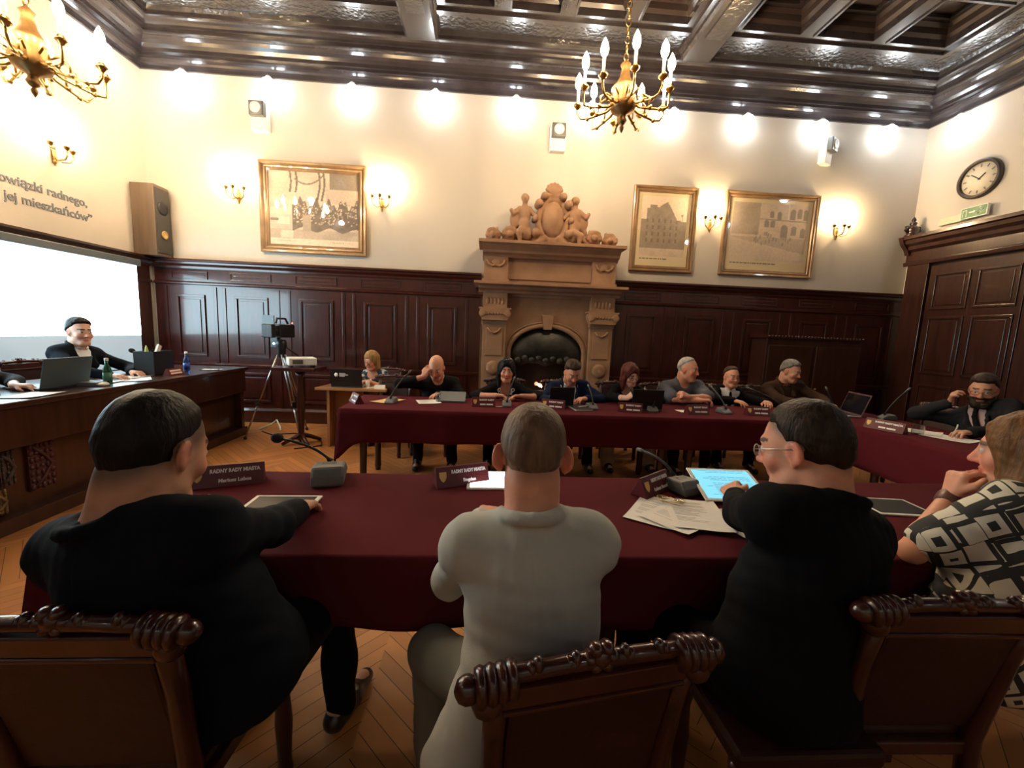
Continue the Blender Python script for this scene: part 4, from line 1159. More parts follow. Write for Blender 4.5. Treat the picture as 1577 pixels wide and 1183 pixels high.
mic('dark microphone base behind the papers by the name plate', (.915, 1.79, ZT), .35, (.80, 1.98, .88), 1.2)
for (l, b, rz, tip) in (('microphone at the left end of far table on a yellow envelope', (-.88, 3.83, ZT), 3.0, (-.74, 3.95, 1.03)), ('microphone in front of the black-haired woman', (.20, 3.83, ZT), 3.1, (.268, 3.95, 1.0)), ('microphone right of the open notebook', (1.02, 3.83, ZT), 3.3, (1.01, 3.97, .95)),
                        ('microphone between red-haired woman and grey polo man', (1.60, 3.80, ZT), 3.1, (1.715, 3.95, .995)), ('microphone left of the man in black tie', (2.32, 3.80, ZT), 3.3, (2.26, 3.98, .99)), ('microphone between black-tie man and brown-jacket man', (2.98, 3.85, ZT), 3.3, (2.68, 4.0, .98)),
                        ('microphone standing behind the open laptop at right corner', (3.62, 4.05, ZT), 3.3, (3.57, 4.06, .99)), ('microphone with long neck on the right-hand table', (3.93, 3.72, ZT), 1.4, (4.08, 3.70, 1.05))):
    mic(l, b, rz, tip, .95)
mic('microphone on the bench in front of the presiding man', (-3.45, 4.55, .8705), -1.5, (-3.62, 4.42, 1.10), .9, 'foam')

def tablet(label, loc, rz, screen, tilt=0, w=.255, d=.185):
    t = thing('tablet', label, 'tablet', loc, rz, 'white-framed tablets')
    t.rotation_euler.x = tilt
    mb = MB(); mb.bx(-w / 2, w / 2, -d / 2, d / 2, 0, .008); mb.build('body', WHITEP, t, .003)
    MB().bx(-w / 2 + .016, w / 2 - .016, -d / 2 + .014, d / 2 - .014, .0082, .0088).build('display', screen, t)
    return t
tablet('dark tablet with white frame under the dark-suited man\'s hand', (-.775, 1.545, ZT), .03, TABD)
tablet('glowing white tablet in front of the grey-suited man', (.055, 1.86, ZT + .0), .02, TABW, .0, .26, .23)
tb = tablet('tablet showing a blue-lit document before the bespectacled man', (1.115, 1.735, ZT + .045), -.06, TABB, .30, .30, .235)
mb = MB(); rr = random.Random(2)
for i in range(17):
    y = .095 - i * .0115; x = -.10 + (.03 if i % 5 else 0)
    if i in (2, 3, 7): continue
    while x < .11:
        l = rr.uniform(.012, .045); mb.bx(x, min(.115, x + l), y, y + .0022, .0089, .0092); x += l + .006
    if i in (1, 6, 12): continue
mb.build('document_text', INK, tb)
mb = MB(); mb.prism([(-.10, 0), (.10, 0), (.10, .05), (-.10, -.03)], -.04, -.002, 'z'); 
MB().box((0, .03, -.027), (.16, .02, .038)).build('stand', GREYP, tb)
tablet('dark tablet with white frame beside the printed-blouse woman', (1.80, 1.62, ZT), -.10, TABD)

rr = random.Random(9)
def sheet(label, x, y, rz, w=.21, d=.297, z=0, m_=PAPER, txt=True, cat='paper', name='paper_sheet', group=None, curl=.006):
    mb = MB(); n = 8; vs, fs = [], []
    for i in range(n + 1):
        for j in range(n + 1):
            u, v = i / n - .5, j / n - .5
            vs.append((u * w, v * d, .0008 + curl * (abs(u * 2) ** 3 * (u > 0) + abs(v * 2) ** 3 * (v < 0) * .8)))
    for i in range(n):
        for j in range(n): a = i * (n + 1) + j; fs.append((a, a + n + 1, a + n + 2, a + 1))
    mb.add(vs, fs, True)
    t = thing(name, label, cat, (x, y, ZT + z), rz, group)
    mb.build('sheet', m_, t)
    if txt:
        tx = MB()
        for i in range(int(d / .011) - 6):
            yy = d / 2 - .035 - i * .011
            if rr.random() < .14: continue
            tx.bx(-w / 2 + .025, -w / 2 + .025 + (w - .05) * (rr.uniform(.4, 1)), yy, yy + .0018, .0012, .0016)
        tx.build('printed_text', mat('faint_print', (.42, .40, .38), .7), t)
    return t
sheet('white printed page at the left of the loose papers, bottom of pile', .72, 1.545, -.62, .215, .30)
sheet('white printed page in the middle of the loose papers', .79, 1.50, -.95, .21, .297, .004)
sheet('white printed page at right of the loose papers by bespectacled man', .85, 1.51, -.25, .21, .297, .008)
t = thing('spectacles', 'thin gold spectacles lying folded on the papers', 'spectacles', (.80, 1.625, ZT + .012), -.5)
mb = MB()
for s in (-1, 1): mb.tube([(s * .033 + .024 * math.cos(k * PI / 6), .018 * math.sin(k * PI / 6), .012) for k in range(13)], .0016, 6, cap=False)
mb.tube([(-.009, 0, .014), (0, .004, .016), (.009, 0, .014)], .0016); mb.build('frame', BRASS, t)
mb = MB(); mb.tube([(-.057, 0, .012), (-.04, -.03, .006), (.04, -.04, .004)], .0016); mb.tube([(.057, 0, .012), (.05, -.02, .008), (-.04, -.03, .006)], .0016); mb.build('temple', BRASS, t)
mb = MB(); [mb.lathe([(.0, 0), (.023, 0), (.023, .001), (.0, .001)], (s * .033, 0, .012), n=14) for s in (-1, 1)]; mb.build('lens', LENSG, t)
sheet('white sheet under the arm of the bespectacled man', 1.02, 1.46, .2, .21, .25, 0, PAPER, False)
# far table
sheet('yellow envelope at the left end of far table', -.93, 3.92, -.5, .20, .28, 0, PAPERY, False, 'envelope', 'envelope')
sheet('white papers in front of the bald man', -.55, 3.93, .3, .21, .24, 0)
def laptop(label, loc, rz, w=.34, d=.23, ang=105, lid=BLACKP, base=GREYP, lit=False, off=0):
    t = thing('laptop', label, 'laptop', loc, rz, 'laptops on the tables')
    mb = MB(); mb.bx(-w / 2, w / 2, -d / 2, d / 2, 0, .016); mb.build('base', base, t, .003)
    MB().bx(-w / 2 + .02, w / 2 - .02, -d / 2 + .09, d / 2 - .02, .0162, .0185).build('keyboard', BLACKP, t)
    h = d * .97; a = (ang - 90) * D2R
    mb = MB(); R_ = rot('X', -a); c = Vector((0, d / 2, .014)) + R_ @ Vector((0, 0, h / 2)); mb.box(c, (w, .008, h), R_); l = mb.build('lid', lid, t, .002)
    mb = MB(); c2 = c + R_ @ Vector((0, -.0048, 0)); mb.box(c2, (w - .02, .001, h - .03), R_); mb.build('display', BLACKG, l)
    return t, R_, c
# lid stands on the +y side of the base: rz = pi turns the lid towards the viewer
laptop('closed-down grey laptop edge-on in front of the bald man', (-.33, 4.02, ZT), PI, .26, .2, 20, GREYP)
laptop('black laptop in front of the man in navy jacket', (.72, 3.97, ZT), PI + .1, .24, .19, 100)
laptop('black laptop with grey base by the red-haired woman', (1.56, 3.92, ZT), PI - .05, .30, .2, 98)
laptop('open silver laptop on the far right corner of tables', (3.60, 3.92, ZT), -1.75, .33, .23, 108, mat('plum_lid', (.10, .05, .055), .4), SILVER)
lt, R_, c = laptop('black laptop with round white sticker on the light desk', (-1.64, 5.0, .7205), PI, .36, .22, 100)
lid = [o for o in lt.children if o.name.startswith('lid')][0]
st = MB(); Rl = R_
cc = c + Rl @ Vector((0, .0045, 0)); 
st.T = Matrix.Translation(cc) @ Rl.to_4x4()
st.lathe([(.0, 0), (.024, 0), (.024, .001), (.0, .001)], (.11, 0, .035), rot('X', -PI / 2), 20)
for k, (w_, z_) in enumerate(((.07, .052), (.10, .037), (.06, .022))): st.bx(.075 - w_, .075, 0, .001, z_ - .005, z_ + .005)
st.build('sticker', PRINTW, lid)
t = thing('notebook', 'black notebook with white page edges in front of navy jacket man', 'notebook', (.90, 3.80, ZT), .15)
MB().bx(-.085, .085, -.11, .11, .002, .016).build('pages', PAPER, t); mb = MB(); mb.bx(-.088, .088, -.112, .112, .016, .019); mb.bx(-.088, .088, -.112, .112, 0, .002); mb.build('cover', BLACKP, t)
t = thing('pen', 'white pen lying on the black notebook', 'pen', (.93, 3.80, ZT + .019), .6)
MB().tube([(-.06, 0, .005), (.055, 0, .005), (.065, 0, .005)], [.005, .005, .001], 8).build('barrel', WHITEP, t)
sheet('small white card beside name plate of the black-haired woman', .13, 3.78, .1, .07, .05, 0, PAPER, False, 'card', 'card')
sheet('white sheet of paper under the shining name plate', 1.98, 3.83, .1, .21, .15, 0, PAPER, False)
t = thing('drinking_glass', 'small drinking glass in front of the bald man', 'glass', (-.46, 3.95, ZT))
GLASS = glass_mat('tumbler_glass', .02, (.88, .9, .9))
MB().lathe([(.02, 0), (.024, .004), (.027, .09), (.029, .10), (.026, .10), (.022, .008), (.0, .006)], n=16).build('tumbler', GLASS, t)
t = thing('drinking_glass', 'low water glass on the right-hand table beside name plate', 'glass', (3.56, 3.10, ZT))
MB().lathe([(.036, 0), (.040, .004), (.043, .075), (.045, .08), (.042, .08), (.037, .008), (.0, .006)], n=20).build('tumbler', GLASS, t)
sheet('white sheet on the right-hand table under writing hand', 3.70, 2.98, .35, .21, .297, 0)
sheet('white sheet further right beside the bearded man\'s cuff', 3.68, 3.16, .6, .18, .22, .002)
# desk and bench items
t = thing('phone', 'white mobile phone lying on the light desk', 'phone', (-1.36, 4.92, .7205), .4); MB().bx(-.06, .06, -.03, .03, 0, .01).build('handset', WHITEP, t, .003)
t = thing('cup', 'small white cup beside the laptop on the light desk', 'cup', (-1.42, 4.96, .7205)); mb = MB(); mb.lathe([(.018, 0), (.024, .03), (.026, .075), (.022, .075), (.018, .02), (.0, .012)], n=14); mb.build('vessel', WHITEP, t)
t = thing('card_block', 'white folded card at the front of light desk', 'card', (-1.26, 4.90, .7205), .1); MB().prism([(-.03, 0), (.03, 0), (.002, .045), (-.002, .045)], -.06, .06).build('card', PAPER, t)
ZB = .8705
def bitem(x, y): return (x, y, ZB)
t, R_, c = laptop('laptop with its dark lid facing the room at bench left', bitem(-3.45, 3.42), -PI / 2, .38, .24, 102, mat('grey_lid', (.06, .08, .09), .4), BLACKP)
def bottle(label, loc, m_, lab):
    t = thing('bottle', label, 'bottle', loc, 0, 'water bottles on the bench')
    MB().lathe([(.026, 0), (.03, .006), (.03, .11), (.026, .135), (.012, .17), (.011, .20)], n=16).build('vessel', m_, t)
    MB().lathe([(.0305, .03), (.0308, .03), (.0308, .10), (.0305, .10)], n=16).build('label_band', lab, t)
    MB().lathe([(.013, .198), (.014, .2), (.014, .222), (.001, .224)], n=12).build('cap', WHITEP, t)
bottle('green water bottle in front of the presiding man', bitem(-3.22, 3.66), GREENG, mat('bottle_label_green', (.06, .2, .12), .5))
bottle('blue-labelled water bottle right of the black box on bench', bitem(-3.30, 4.70), BLUEG, BLUEP)
t = thing('document_box', 'black document box on the bench with papers sticking out', 'box', bitem(-3.42, 4.42), .1)
mb = MB(); mb.bx(-.09, -.085, -.15, .15, 0, .24); mb.bx(.085, .09, -.15, .15, 0, .24); mb.bx(-.09, .09, -.15, -.145, 0, .24); mb.bx(-.09, .09, .145, .15, 0, .24); mb.bx(-.09, .09, -.15, .15, 0, .005); mb.build('case', BLACKP, t)
tag(MB().box((-3.42, 4.46, ZB + .22), (.02, .045, .17), rot('X', -.5)).build('folded_leaflet', PAPER), 'white rolled leaflet sticking out of the black document box', 'leaflet')
tag(MB().prism([(-.02, 0), (.025, 0), (.01, .05), (.0, .07), (-.012, .04)], -.004, .004).build('green_leaflet', mat('lime_paper', (.55, .68, .25), .6), None, 0, (-3.42, 4.33, ZB + .23)), 'pale green leaflet tip in the black document box', 'leaflet')
for k, (x, y, rz, l) in enumerate(((-3.35, 3.80, .2, 'stack of white documents in front of the presiding man'), (-3.25, 3.98, .7, 'white paper sheet right of the green bottle on bench'), (-3.42, 4.15, .1, 'white sheet by the foam microphone on bench'), (-3.2, 3.05, .2, 'white sheet at the left edge of bench'), (-3.22, 4.98, .1, 'white note near the end of bench'))):
    s_ = sheet(l, x, y, rz, .21, .297 if k != 4 else .12, 0, PAPER, k == 0); s_.location.z = ZB
t = thing('book_stack', 'low stack of books and papers beside the green bottle', 'books', bitem(-3.30, 3.50 + .08), .1)
t['category'] = 'book'
MB().bx(-.1, .1, -.07, .07, 0, .03).build('volume', mat('book_grey', (.25, .27, .3), .6), t)
t = thing('computer_mouse', 'white computer mouse on the bench beside documents', 'mouse', bitem(-3.16, 3.55)); MB().sph((0, 0, .014), (.028, .045, .018), 14).build('shell', WHITEP, t)
t = thing('name_plate', 'name plate with two pale lines before the black document box', 'name plate', bitem(-3.22, 4.40), PI / 2 + .05, 'maroon name plates on the tables')
MB().prism([(-.035, 0), (.035, 0), (.003, .07), (-.003, .07)], -.11, .11).build('holder', MAROONP, t)
for z_ in (.047, .022):
    mb = MB(); mb.box((0, -.0355 + z_ * .457 - .001, z_), (.16, .002, .017), rot('X', -.43)); mb.build('text_line', mat('pale_print', (.75, .6, .5), .6), t)
# ------------------------------------------------------------------ people
def nrm(v): v = np.array(v, float); return v / max(np.linalg.norm(v), 1e-9)
SKINS = {'fair': (.66, .37, .26), 'ruddy': (.70, .33, .21), 'tan': (.58, .30, .19), 'pale': (.76, .46, .34)}
FAB = {
    'navy': cloth_mat('navy_suiting', (.007, .009, .015), (.005, .007, .011), 300), 'black': cloth_mat('black_suiting', (.0065, .007, .009), (.005, .005, .006), 300),
    'grey': cloth_mat('grey_suiting', (.50, .51, .47), (.44, .45, .41), 340), 'blue': cloth_mat('blue_jacket', (.013, .022, .058), (.010, .017, .045), 300),
    'polo': cloth_mat('grey_pique', (.105, .105, .125), (.085, .085, .10), 260), 'knit': cloth_mat('black_knit', (.012, .011, .011), (.008, .008, .008), 200),
    'brown': cloth_mat('brown_tweed', (.055, .030, .018), (.04, .02, .012), 220), 'shirt': cloth_mat('white_shirting', (.84, .85, .86), (.78, .79, .80), 300),
    'pink': cloth_mat('pale_pink_shirting', (.50, .36, .34), (.45, .32, .30), 300), 'greytr': cloth_mat('grey_trousers', (.22, .22, .19), (.18, .18, .155), 320),
    'white': cloth_mat('cream_linen', (.62, .56, .48), (.55, .5, .42), 240), 'charcoal': cloth_mat('charcoal_cloth', (.022, .022, .025), (.015, .015, .018), 260),
    'geo': geo_print(), 'blot': blot_print('blotched_print', (.02, .03, .06), (.10, .14, .22), (.62, .64, .62))}
HAIRM = {}
def hair_mat(n, c):
    if n not in HAIRM:
        HAIRM[n] = mat('hair_' + n, c, .5, col2=tuple(x * .45 for x in c), vs=55, stretch=(1, 1, .14), bump=.4, bs=110, spec=.2)
    return HAIRM[n]
SHOE = mat('shoe_leather', (.012, .010, .009), .3, coat=.3)
EYEW = mat('spectacle_frame', (.03, .018, .014), .3)

def person(label, P, hc, az, haz, hp=8, roll=0, sw=.44, bulk=1., R=None, L=None, skin='ruddy', h=.0065, hs=1., spread=.09, ears=1., knees=None, feet=.02,
           brow=(.10, .06, .04), face=(), hood=None, headz=None):
    """returns a dict with the root, frames, joints and the list of torso shapes; the body is one surface"""
    P, hc = np.array(P, float), np.array(hc, float)
    a = az * D2R; f = np.array((math.sin(a), math.cos(a), 0.)); r = np.array((math.cos(a), -math.sin(a), 0.)); Zu = np.array((0, 0, 1.))
    ha = haz * D2R; p_ = hp * D2R
    hf0 = np.array((math.sin(ha), math.cos(ha), 0.)); hr = np.array((math.cos(ha), -math.sin(ha), 0.))
    hf = hf0 * math.cos(p_) - Zu * math.sin(p_); hu = Zu * math.cos(p_) + hf0 * math.sin(p_)
    ro = roll * D2R; hr, hu = hr * math.cos(ro) + hu * math.sin(ro), hu * math.cos(ro) - hr * math.sin(ro)
    H = np.stack([hr, hf, hu], 1)
    def hd(x, y, z): return hc + H @ (np.array((x, y, z)) * hs)
    N = hd(0, -.035, -.115) - Zu * .05 - f * .02
    s = nrm(N - P); tf = nrm(f - s * (f @ s)); tr = nrm(np.cross(tf, s)); Lg = np.linalg.norm(N - P)
    T = np.stack([tr, tf, s], 1); b = bulk
    S = {e: P + s * (Lg * .915) + tr * e * (sw / 2 - .078) + tf * .015 for e in (-1, 1)}
    # torso shapes: (kind, args)
    TS = [('e', P + tf * .0, (.165 * b, .125 * b, .115), T, .06), ('e', P + s * Lg * .32 + tf * .012, (.150 * b, .118 * b, .15), T, .08),
          ('e', P + s * Lg * .62 + tf * .005, (.150 * b, .112 * b, .17), T, .08), ('e', P + s * Lg * .78 - tf * .016, (.128 * b, .082 * b, .11), T, .05),
          ('c', S[-1] - s * .01, S[1] - s * .01, .052 * b, .052 * b, .05)]
    for e in (-1, 1): TS.append(('c', N - tf * .005, S[e] + s * .004, .047, .049 * b, .03))
    J = {}
    for e, A in ((1, R), (-1, L)):
        W = np.array(A[0], float); So = S[e] + tr * e * .014 - s * .012
        d = W - So; dist = np.linalg.norm(d); ua, fa = .29, .265
        if dist > (ua + fa) * .995: k = dist / ((ua + fa) * .995); ua *= k; fa *= k
        x = (ua * ua - fa * fa + dist * dist) / (2 * dist); hgt = math.sqrt(max(ua * ua - x * x, 0))
        dn = d / dist; hint = np.array(A[1], float); hint = hint - dn * (hint @ dn)
        J[e] = (So, So + dn * x + nrm(hint) * hgt, W)
    hips = {e: P + r * e * .088 - Zu * .015 for e in (-1, 1)}
    K = {}; An = {}
    for i, e in enumerate((-1, 1)):
        if knees is not None: k = np.array(knees[i], float)
        else:
            k = hips[e] + f * .42 + r * e * spread; k[2] = .50
        K[e] = k; An[e] = k + f * feet; An[e] = np.array((An[e][0], An[e][1], .085))
    root = thing('person', label, 'person', (float(P[0]), float(P[1]), 0.))
    off = (float(P[0]), float(P[1]), 0.)
    B = Sdf()
    def tors(B, infl=0, kk=1):
        for t in TS:
            if t[0] == 'e': B.ell(t[1], tuple(q + infl for q in t[2]), t[3], t[4] * kk)
            else: B.cone(t[1], t[2], t[3] + infl, t[4] + infl, t[5] * kk)
    tors(B)
    nb = hd(0, -.022, -.06)
    B.cone(nb, N + s * .01, .054 * hs * (.9 + .1 * b), .060 * (.8 + .2 * b), .03)
    B.ell(hd(0, -.034, -.045), tuple(q * hs for q in (.058, .066, .10)), H, .05)
    for e in (-1, 1):
        So, E, W = J[e]
        B.cone(So, E, .043 * (.6 + .4 * b), .034, .03); B.cone(E, E + (W - E) * .3, .034, .036, .02); B.cone(E + (W - E) * .3, W, .036, .026, .02)
        B.cone(hips[e], K[e], .082 * b, .056, .05); B.cone(K[e], An[e], .053, .038, .03); B.cone(An[e] - f * .03 - Zu * .03, An[e] + f * .15 - Zu * .045, .036, .028, .02)
    # head
    def E_(c, rad, k=.015, op='u', Rm=None): B.ell(hd(*c), tuple(q * hs for q in rad), H if Rm is None else Rm, k * hs, op)
    def C_(p, q, ra, rb, k=.012, op='u'): B.cone(hd(*p), hd(*q), ra * hs, rb * hs, k * hs, op)
    E_((0, -.018, .045), (.075, .096, .086), .02)
    E_((0, .030, -.012), (.063, .066, .088), .03)
    C_((0, .005, -.062), (0, .055, -.092), .052, .030, .03); C_((-.02, .064, -.098), (.02, .064, -.098), .020, .020, .02)
    for e in (-1, 1):
        E_((e * .038, .062, -.026), (.026, .024, .026), .02); C_((e * .045, .02, -.075), (e * .02, .062, -.1), .022, .018, .02)
    C_((-.030, .080, .032), (.030, .080, .032), .011, .011, .015)
    for e in (-1, 1): E_((e * .032, .104, .008), (.019, .017, .014), .012, 's')
    for e in (-1, 1): E_((e * .032, .080, .008), (.0135, .0135, .0125), .003)
    C_((0, .086, .018), (0, .112, -.027), .009, .0125, .010)
    for e in (-1, 1): E_((e * .013, .098, -.031), (.009, .010, .008), .006)
    E_((0, .087, -.056), (.024, .012, .006), .006); E_((0, .085, -.068), (.021, .011, .007), .006); E_((0, .100, -.0615), (.022, .008, .0018), .003, 's')
    for e in (-1, 1):
        w = np.stack([hr, hf, hu], 1) @ np.array(Matrix.Rotation(e * .35 * ears, 3, 'Z')) @ np.array(Matrix.Rotation(-.18, 3, 'X'))
        ex = .076 + .011 * (ears - 1)
        C_((e * .066, -.004, .0), (e * ex, -.010, .0), .017, .013, .01)
        E_((e * ex, -.012, .000), (.010, .022, .034), .006, 'u', w); E_((e * (ex + .010), -.006, .003), (.007, .012, .02), .005, 's', w); E_((e * (ex - .004), -.004, -.028), (.008, .010, .012), .006, 'u', w)
    # hands
    for e, A in ((1, R), (-1, L)):
        W = J[e][2]; d = nrm(A[2]); n = nrm(np.array(A[3], float) - d * (np.array(A[3], float) @ d)); cu = A[4] if len(A) > 4 else .6
        t = np.cross(d, n) * e                       # towards the thumb
        for i in (-1, 0, 1): B.cone(W + d * .012 + t * i * .012, W + d * .078 + t * i * .024, .018, .0155, .012)
        lens = (.072, .082, .076, .058)
        for i in range(4):
            q = W + d * (.086 - .004 * abs(i - 1)) + t * (.030 - i * .0205); sd = nrm(d + t * (.10 - i * .07))
            l = lens[i]; ang = 0; p0 = q; cc = cu * (1 + .12 * i)
            for sg, rr_ in ((.46, .0092), (.32, .0085), (.24, .0078)):
                ang += cc * (.75 if sg > .4 else .65); dd = sd * math.cos(ang) + n * math.sin(ang)
                p1 = p0 + dd * l * sg * 1.05; B.cone(p0, p1, rr_, rr_ * .94, .006); p0 = p1
        q = W + d * .030 + t * .024; dd = nrm(d * .62 + t * .62 + n * .38); p1 = q + dd * .042; B.cone(q - dd * .01, p1, .0135, .0115, .012)
        dd = nrm(d * .85 + t * .1 + n * .45); B.cone(p1, p1 + dd * .034, .0112, .0088, .006)
    base = np.array(SKINS[skin])
    def col(Q):
        q = (Q - hc) @ H / hs
        c = np.tile(base, (len(Q), 1)); x, y, z = q[:, 0], q[:, 1], q[:, 2]; ax = np.abs(x)
        inh = (np.abs(z) < .2) & (np.abs(y) < .2) & (ax < .12)
        ck = inh & (y > .04) & (np.hypot(ax - .042, z + .028) < .028); c[ck] *= (1.05, .86, .84)
        er = inh & (ax > .074) & (y < .03) & (z < .05); c[er] *= (1.05, .80, .78)
        ns = inh & (y > .098) & (ax < .018) & (z < .0); c[ns] *= (1.04, .86, .82)
        lp = inh & (y > .074) & (ax < .024) & (np.abs(z + .062) < .0095); c[lp] = base * (.85, .52, .52)
        br = inh & (y > .06) & (np.abs(ax - .032) < .021) & (np.abs(z - .036 - .10 * (.03 - ax) * (ax > .03)) < .0055); c[br] = brow
        de = np.sqrt((ax - .032) ** 2 + (y - .080) ** 2 + ((z - .008) * 1.25) ** 2)
        ey = inh & (de < .0150) & (y > .082) & (np.abs(z - .008) < .0075); c[ey] = (.62, .58, .54)
        ir = ey & (np.hypot(ax - .032, z - .008) < .0062); c[ir] = (.035, .025, .02)
        for fn_ in face: fn_(c, x, y, z, ax, inh)
        return c
    body = sdf_obj('body', B, h, SKIN, root, off, None, col, 1)
    # the shoes and trousers are added by dress()
    return dict(root=root, off=off, P=P, N=N, S=S, J=J, T=T, f=f, r=r, s=s, tf=tf, tr=tr, Lg=Lg, hips=hips, K=K, An=An, tors=tors, hd=hd, H=H, hc=hc, hs=hs, h=h, b=b, R=R, L=L)

def collar_ring(B, p, rad, rr_, z0, dz, k=.012, amax=150, tfo=0):
    prev = None; n = 12
    for i in range(n + 1):
        w = (-amax + 2 * amax * i / n) * D2R
        q = p['N'] + p['tr'] * math.sin(w) * rad - p['tf'] * (math.cos(w) * rad * 1.05 - tfo) + p['s'] * (z0 + dz * (1 + math.cos(w)) / 2)
        if prev is not None: B.cone(prev, q, rr_, rr_, k)
        prev = q

def top(p, m, name='jacket', infl=.017, sleeve=2., neck='v', nz=(.0026, 24), collar=True, hem=-.10, tail=None, vdepth=.62, vw=.085, part_h=None, sl_r=0., lap=1.):
    B = Sdf(); P, N, s, tf, tr, T, Lg = p['P'], p['N'], p['s'], p['tf'], p['tr'], p['T'], p['Lg']
    p['tors'](B, infl, 1)
    b = p['b']
    B.ell(P - np.array((0, 0, .03)), (.172 * b + infl, .138 * b + infl, .10), np.eye(3) @ T * 1., .05)
    if tail: 
        for t in tail: B.cone(*t)
    for e in (-1, 1):
        So, E, W = p['J'][e]
        r0 = .0455 * (.6 + .4 * b) + infl * .75
        B.cone(p['S'][e] + s * .006, So, r0 * .95, r0, .02)
        if sleeve <= 1:
            B.cone(So, So + (E - So) * sleeve, r0 + .004, .050 + infl + sl_r, .04)
        else:
            B.cone(So, E, r0, .038 + infl * .75, .022)
            q = E + (W - E) * min(1, sleeve - 1); B.cone(E, q - nrm(W - E) * .012, .038 + infl * .75, .031 + infl * .7 + sl_r, .03)
    if neck == 'v':                                    # the seam down the back of the jacket
        def seam(X, Y, Z):
            x = (X - P[0]) * tr[0] + (Y - P[1]) * tr[1] + (Z - P[2]) * tr[2]; y = (X - P[0]) * tf[0] + (Y - P[1]) * tf[1] + (Z - P[2]) * tf[2]
            return np.where(y < -.02, .0035 * np.exp(-(x / .005) ** 2), 0)
        B.fn(P - .3, N + .1, seam, 'd', 0)
    if collar:
        collar_ring(B, p, .066, .0145, .026, .034, .014, 130)
    # neck hole
    up = N + s * .16 + tf * .05
    B.cone(N + s * .035 + tf * .022, up, .058, .075, .012, 's')
    if neck == 'v':
        z1 = Lg * 1.05; z0 = Lg * (1 - vdepth)
        def v(X, Y, Z):
            x = (X - P[0]) * tr[0] + (Y - P[1]) * tr[1] + (Z - P[2]) * tr[2]; y = (X - P[0]) * tf[0] + (Y - P[1]) * tf[1] + (Z - P[2]) * tf[2]; z = (X - P[0]) * s[0] + (Y - P[1]) * s[1] + (Z - P[2]) * s[2]
            w = vw * (z - z0) / (z1 - z0)
            return np.maximum(np.maximum(np.maximum(np.abs(x) - w, .045 - y), z0 - z), y - .20)
        c = P + s * (z0 + z1) / 2
        B.fn(c - .32, c + .32, v, 's', .008)
        for e in (-1, 1):                                  # lapels
            a = P + s * (z0 + .02) + tf * (.118 * b + infl); q = N + tr * e * .075 + tf * .045 + s * .02
            mid = P + s * (z0 * .45 + z1 * .55) + tr * e * (vw * .75 + .012) + tf * (.112 * b + infl + .004)
            B.cone(a + tr * e * .015, mid, .010 * lap, .017 * lap, .012); B.cone(mid, q, .017 * lap, .014 * lap, .012)
    elif neck in ('crew', 'wide'):
        k = .045 if neck == 'crew' else .062
        B.ell(N + tf * (.06 if neck == 'crew' else .085) + s * (.028 if neck == 'crew' else .0), (k + .014, k, k), T, .012, 's')
    return sdf_obj(name, B, part_h or max(p['h'], .006), m, p['root'], p['off'], (nz[0], nz[1], 7, nz[0] * .5, 58) if nz else None, None, 1)

def shirt(p, m, tie=None, open_=False, infl=.004):
    B = Sdf(); p['tors'](B, infl); collar_ring(B, p, .060, .011, .030, .022, .012, 165, .008)
    P, N, s, tf, tr = p['P'], p['N'], p['s'], p['tf'], p['tr']
    for e in (-1, 1): B.cone(N + tf * .062 + tr * e * .012 + s * .004, N + tf * .050 + tr * e * (.055 if open_ else .045) + s * (-.018), .010, .012, .01)
    B.cone(N + s * .04 + tf * .02, N + s * .17 + tf * .05, .052, .06, .01, 's')
    if open_:
        B.ell(N + tf * .09 - s * .02, (.022, .05, .06), p['T'], .01, 's')
    o = sdf_obj('shirt', B, .007, m, p['root'], p['off'], None, None, 1)
    if tie:
        B = Sdf(); b = p['b']; d = .118 * b + infl + .012
        pts = [N + tf * .072 + s * .0, P + s * p['Lg'] * .86 + tf * (d - .012), P + s * p['Lg'] * .66 + tf * (d + .012), P + s * p['Lg'] * .40 + tf * (d + .018), P + s * p['Lg'] * .16 + tf * (d + .010)]
        rs_ = (.015, .011, .017, .022, .024)
        B.ell(pts[0] - s * .008, (.017, .013, .017), p['T'], .006)
        for i in range(4): 
            for e in (-1, 0, 1): B.cone(pts[i] + tr * e * rs_[i] * .8, pts[i + 1] + tr * e * rs_[i + 1] * .8, .008, .008, .008)
        sdf_obj('tie', B, .006, tie, p['root'], p['off'], None, None, 1)
    return o

def trousers(p, m, wide=0, shoes=SHOE, h=.009):
    B = Sdf(); b = p['b']; f = p['f']
    B.ell(p['P'] - np.array((0, 0, .03)), (.172 * b, .138 * b, .105), p['T'], .05)
    for e in (-1, 1):
        B.cone(p['hips'][e], p['K'][e], .094 * b, .068 + wide * .4, .05); B.cone(p['K'][e], p['An'][e] - np.array((0, 0, .012)), .064 + wide * .4, .054 + wide, .03)
    sdf_obj('trousers', B, h, m, p['root'], p['off'], (.003, 24, 5), None, 1)
    for e in (-1, 1):
        B = Sdf(); a = p['An'][e]; z = np.array((0, 0, 1.))
        B.cone(a - f * .04 - z * .045, a + f * .06 - z * .042, .040, .042, .02); B.cone(a + f * .06 - z * .045, a + f * .17 - z * .055, .042, .030, .02); B.cone(a, a - z * .03, .045, .045, .02)
        B.fn(a - .4, a + .4, lambda X, Y, Z: Z - .004, 's', .004)
        sdf_obj('shoe', B, .008, shoes, p['root'], p['off'], None, None, 1)

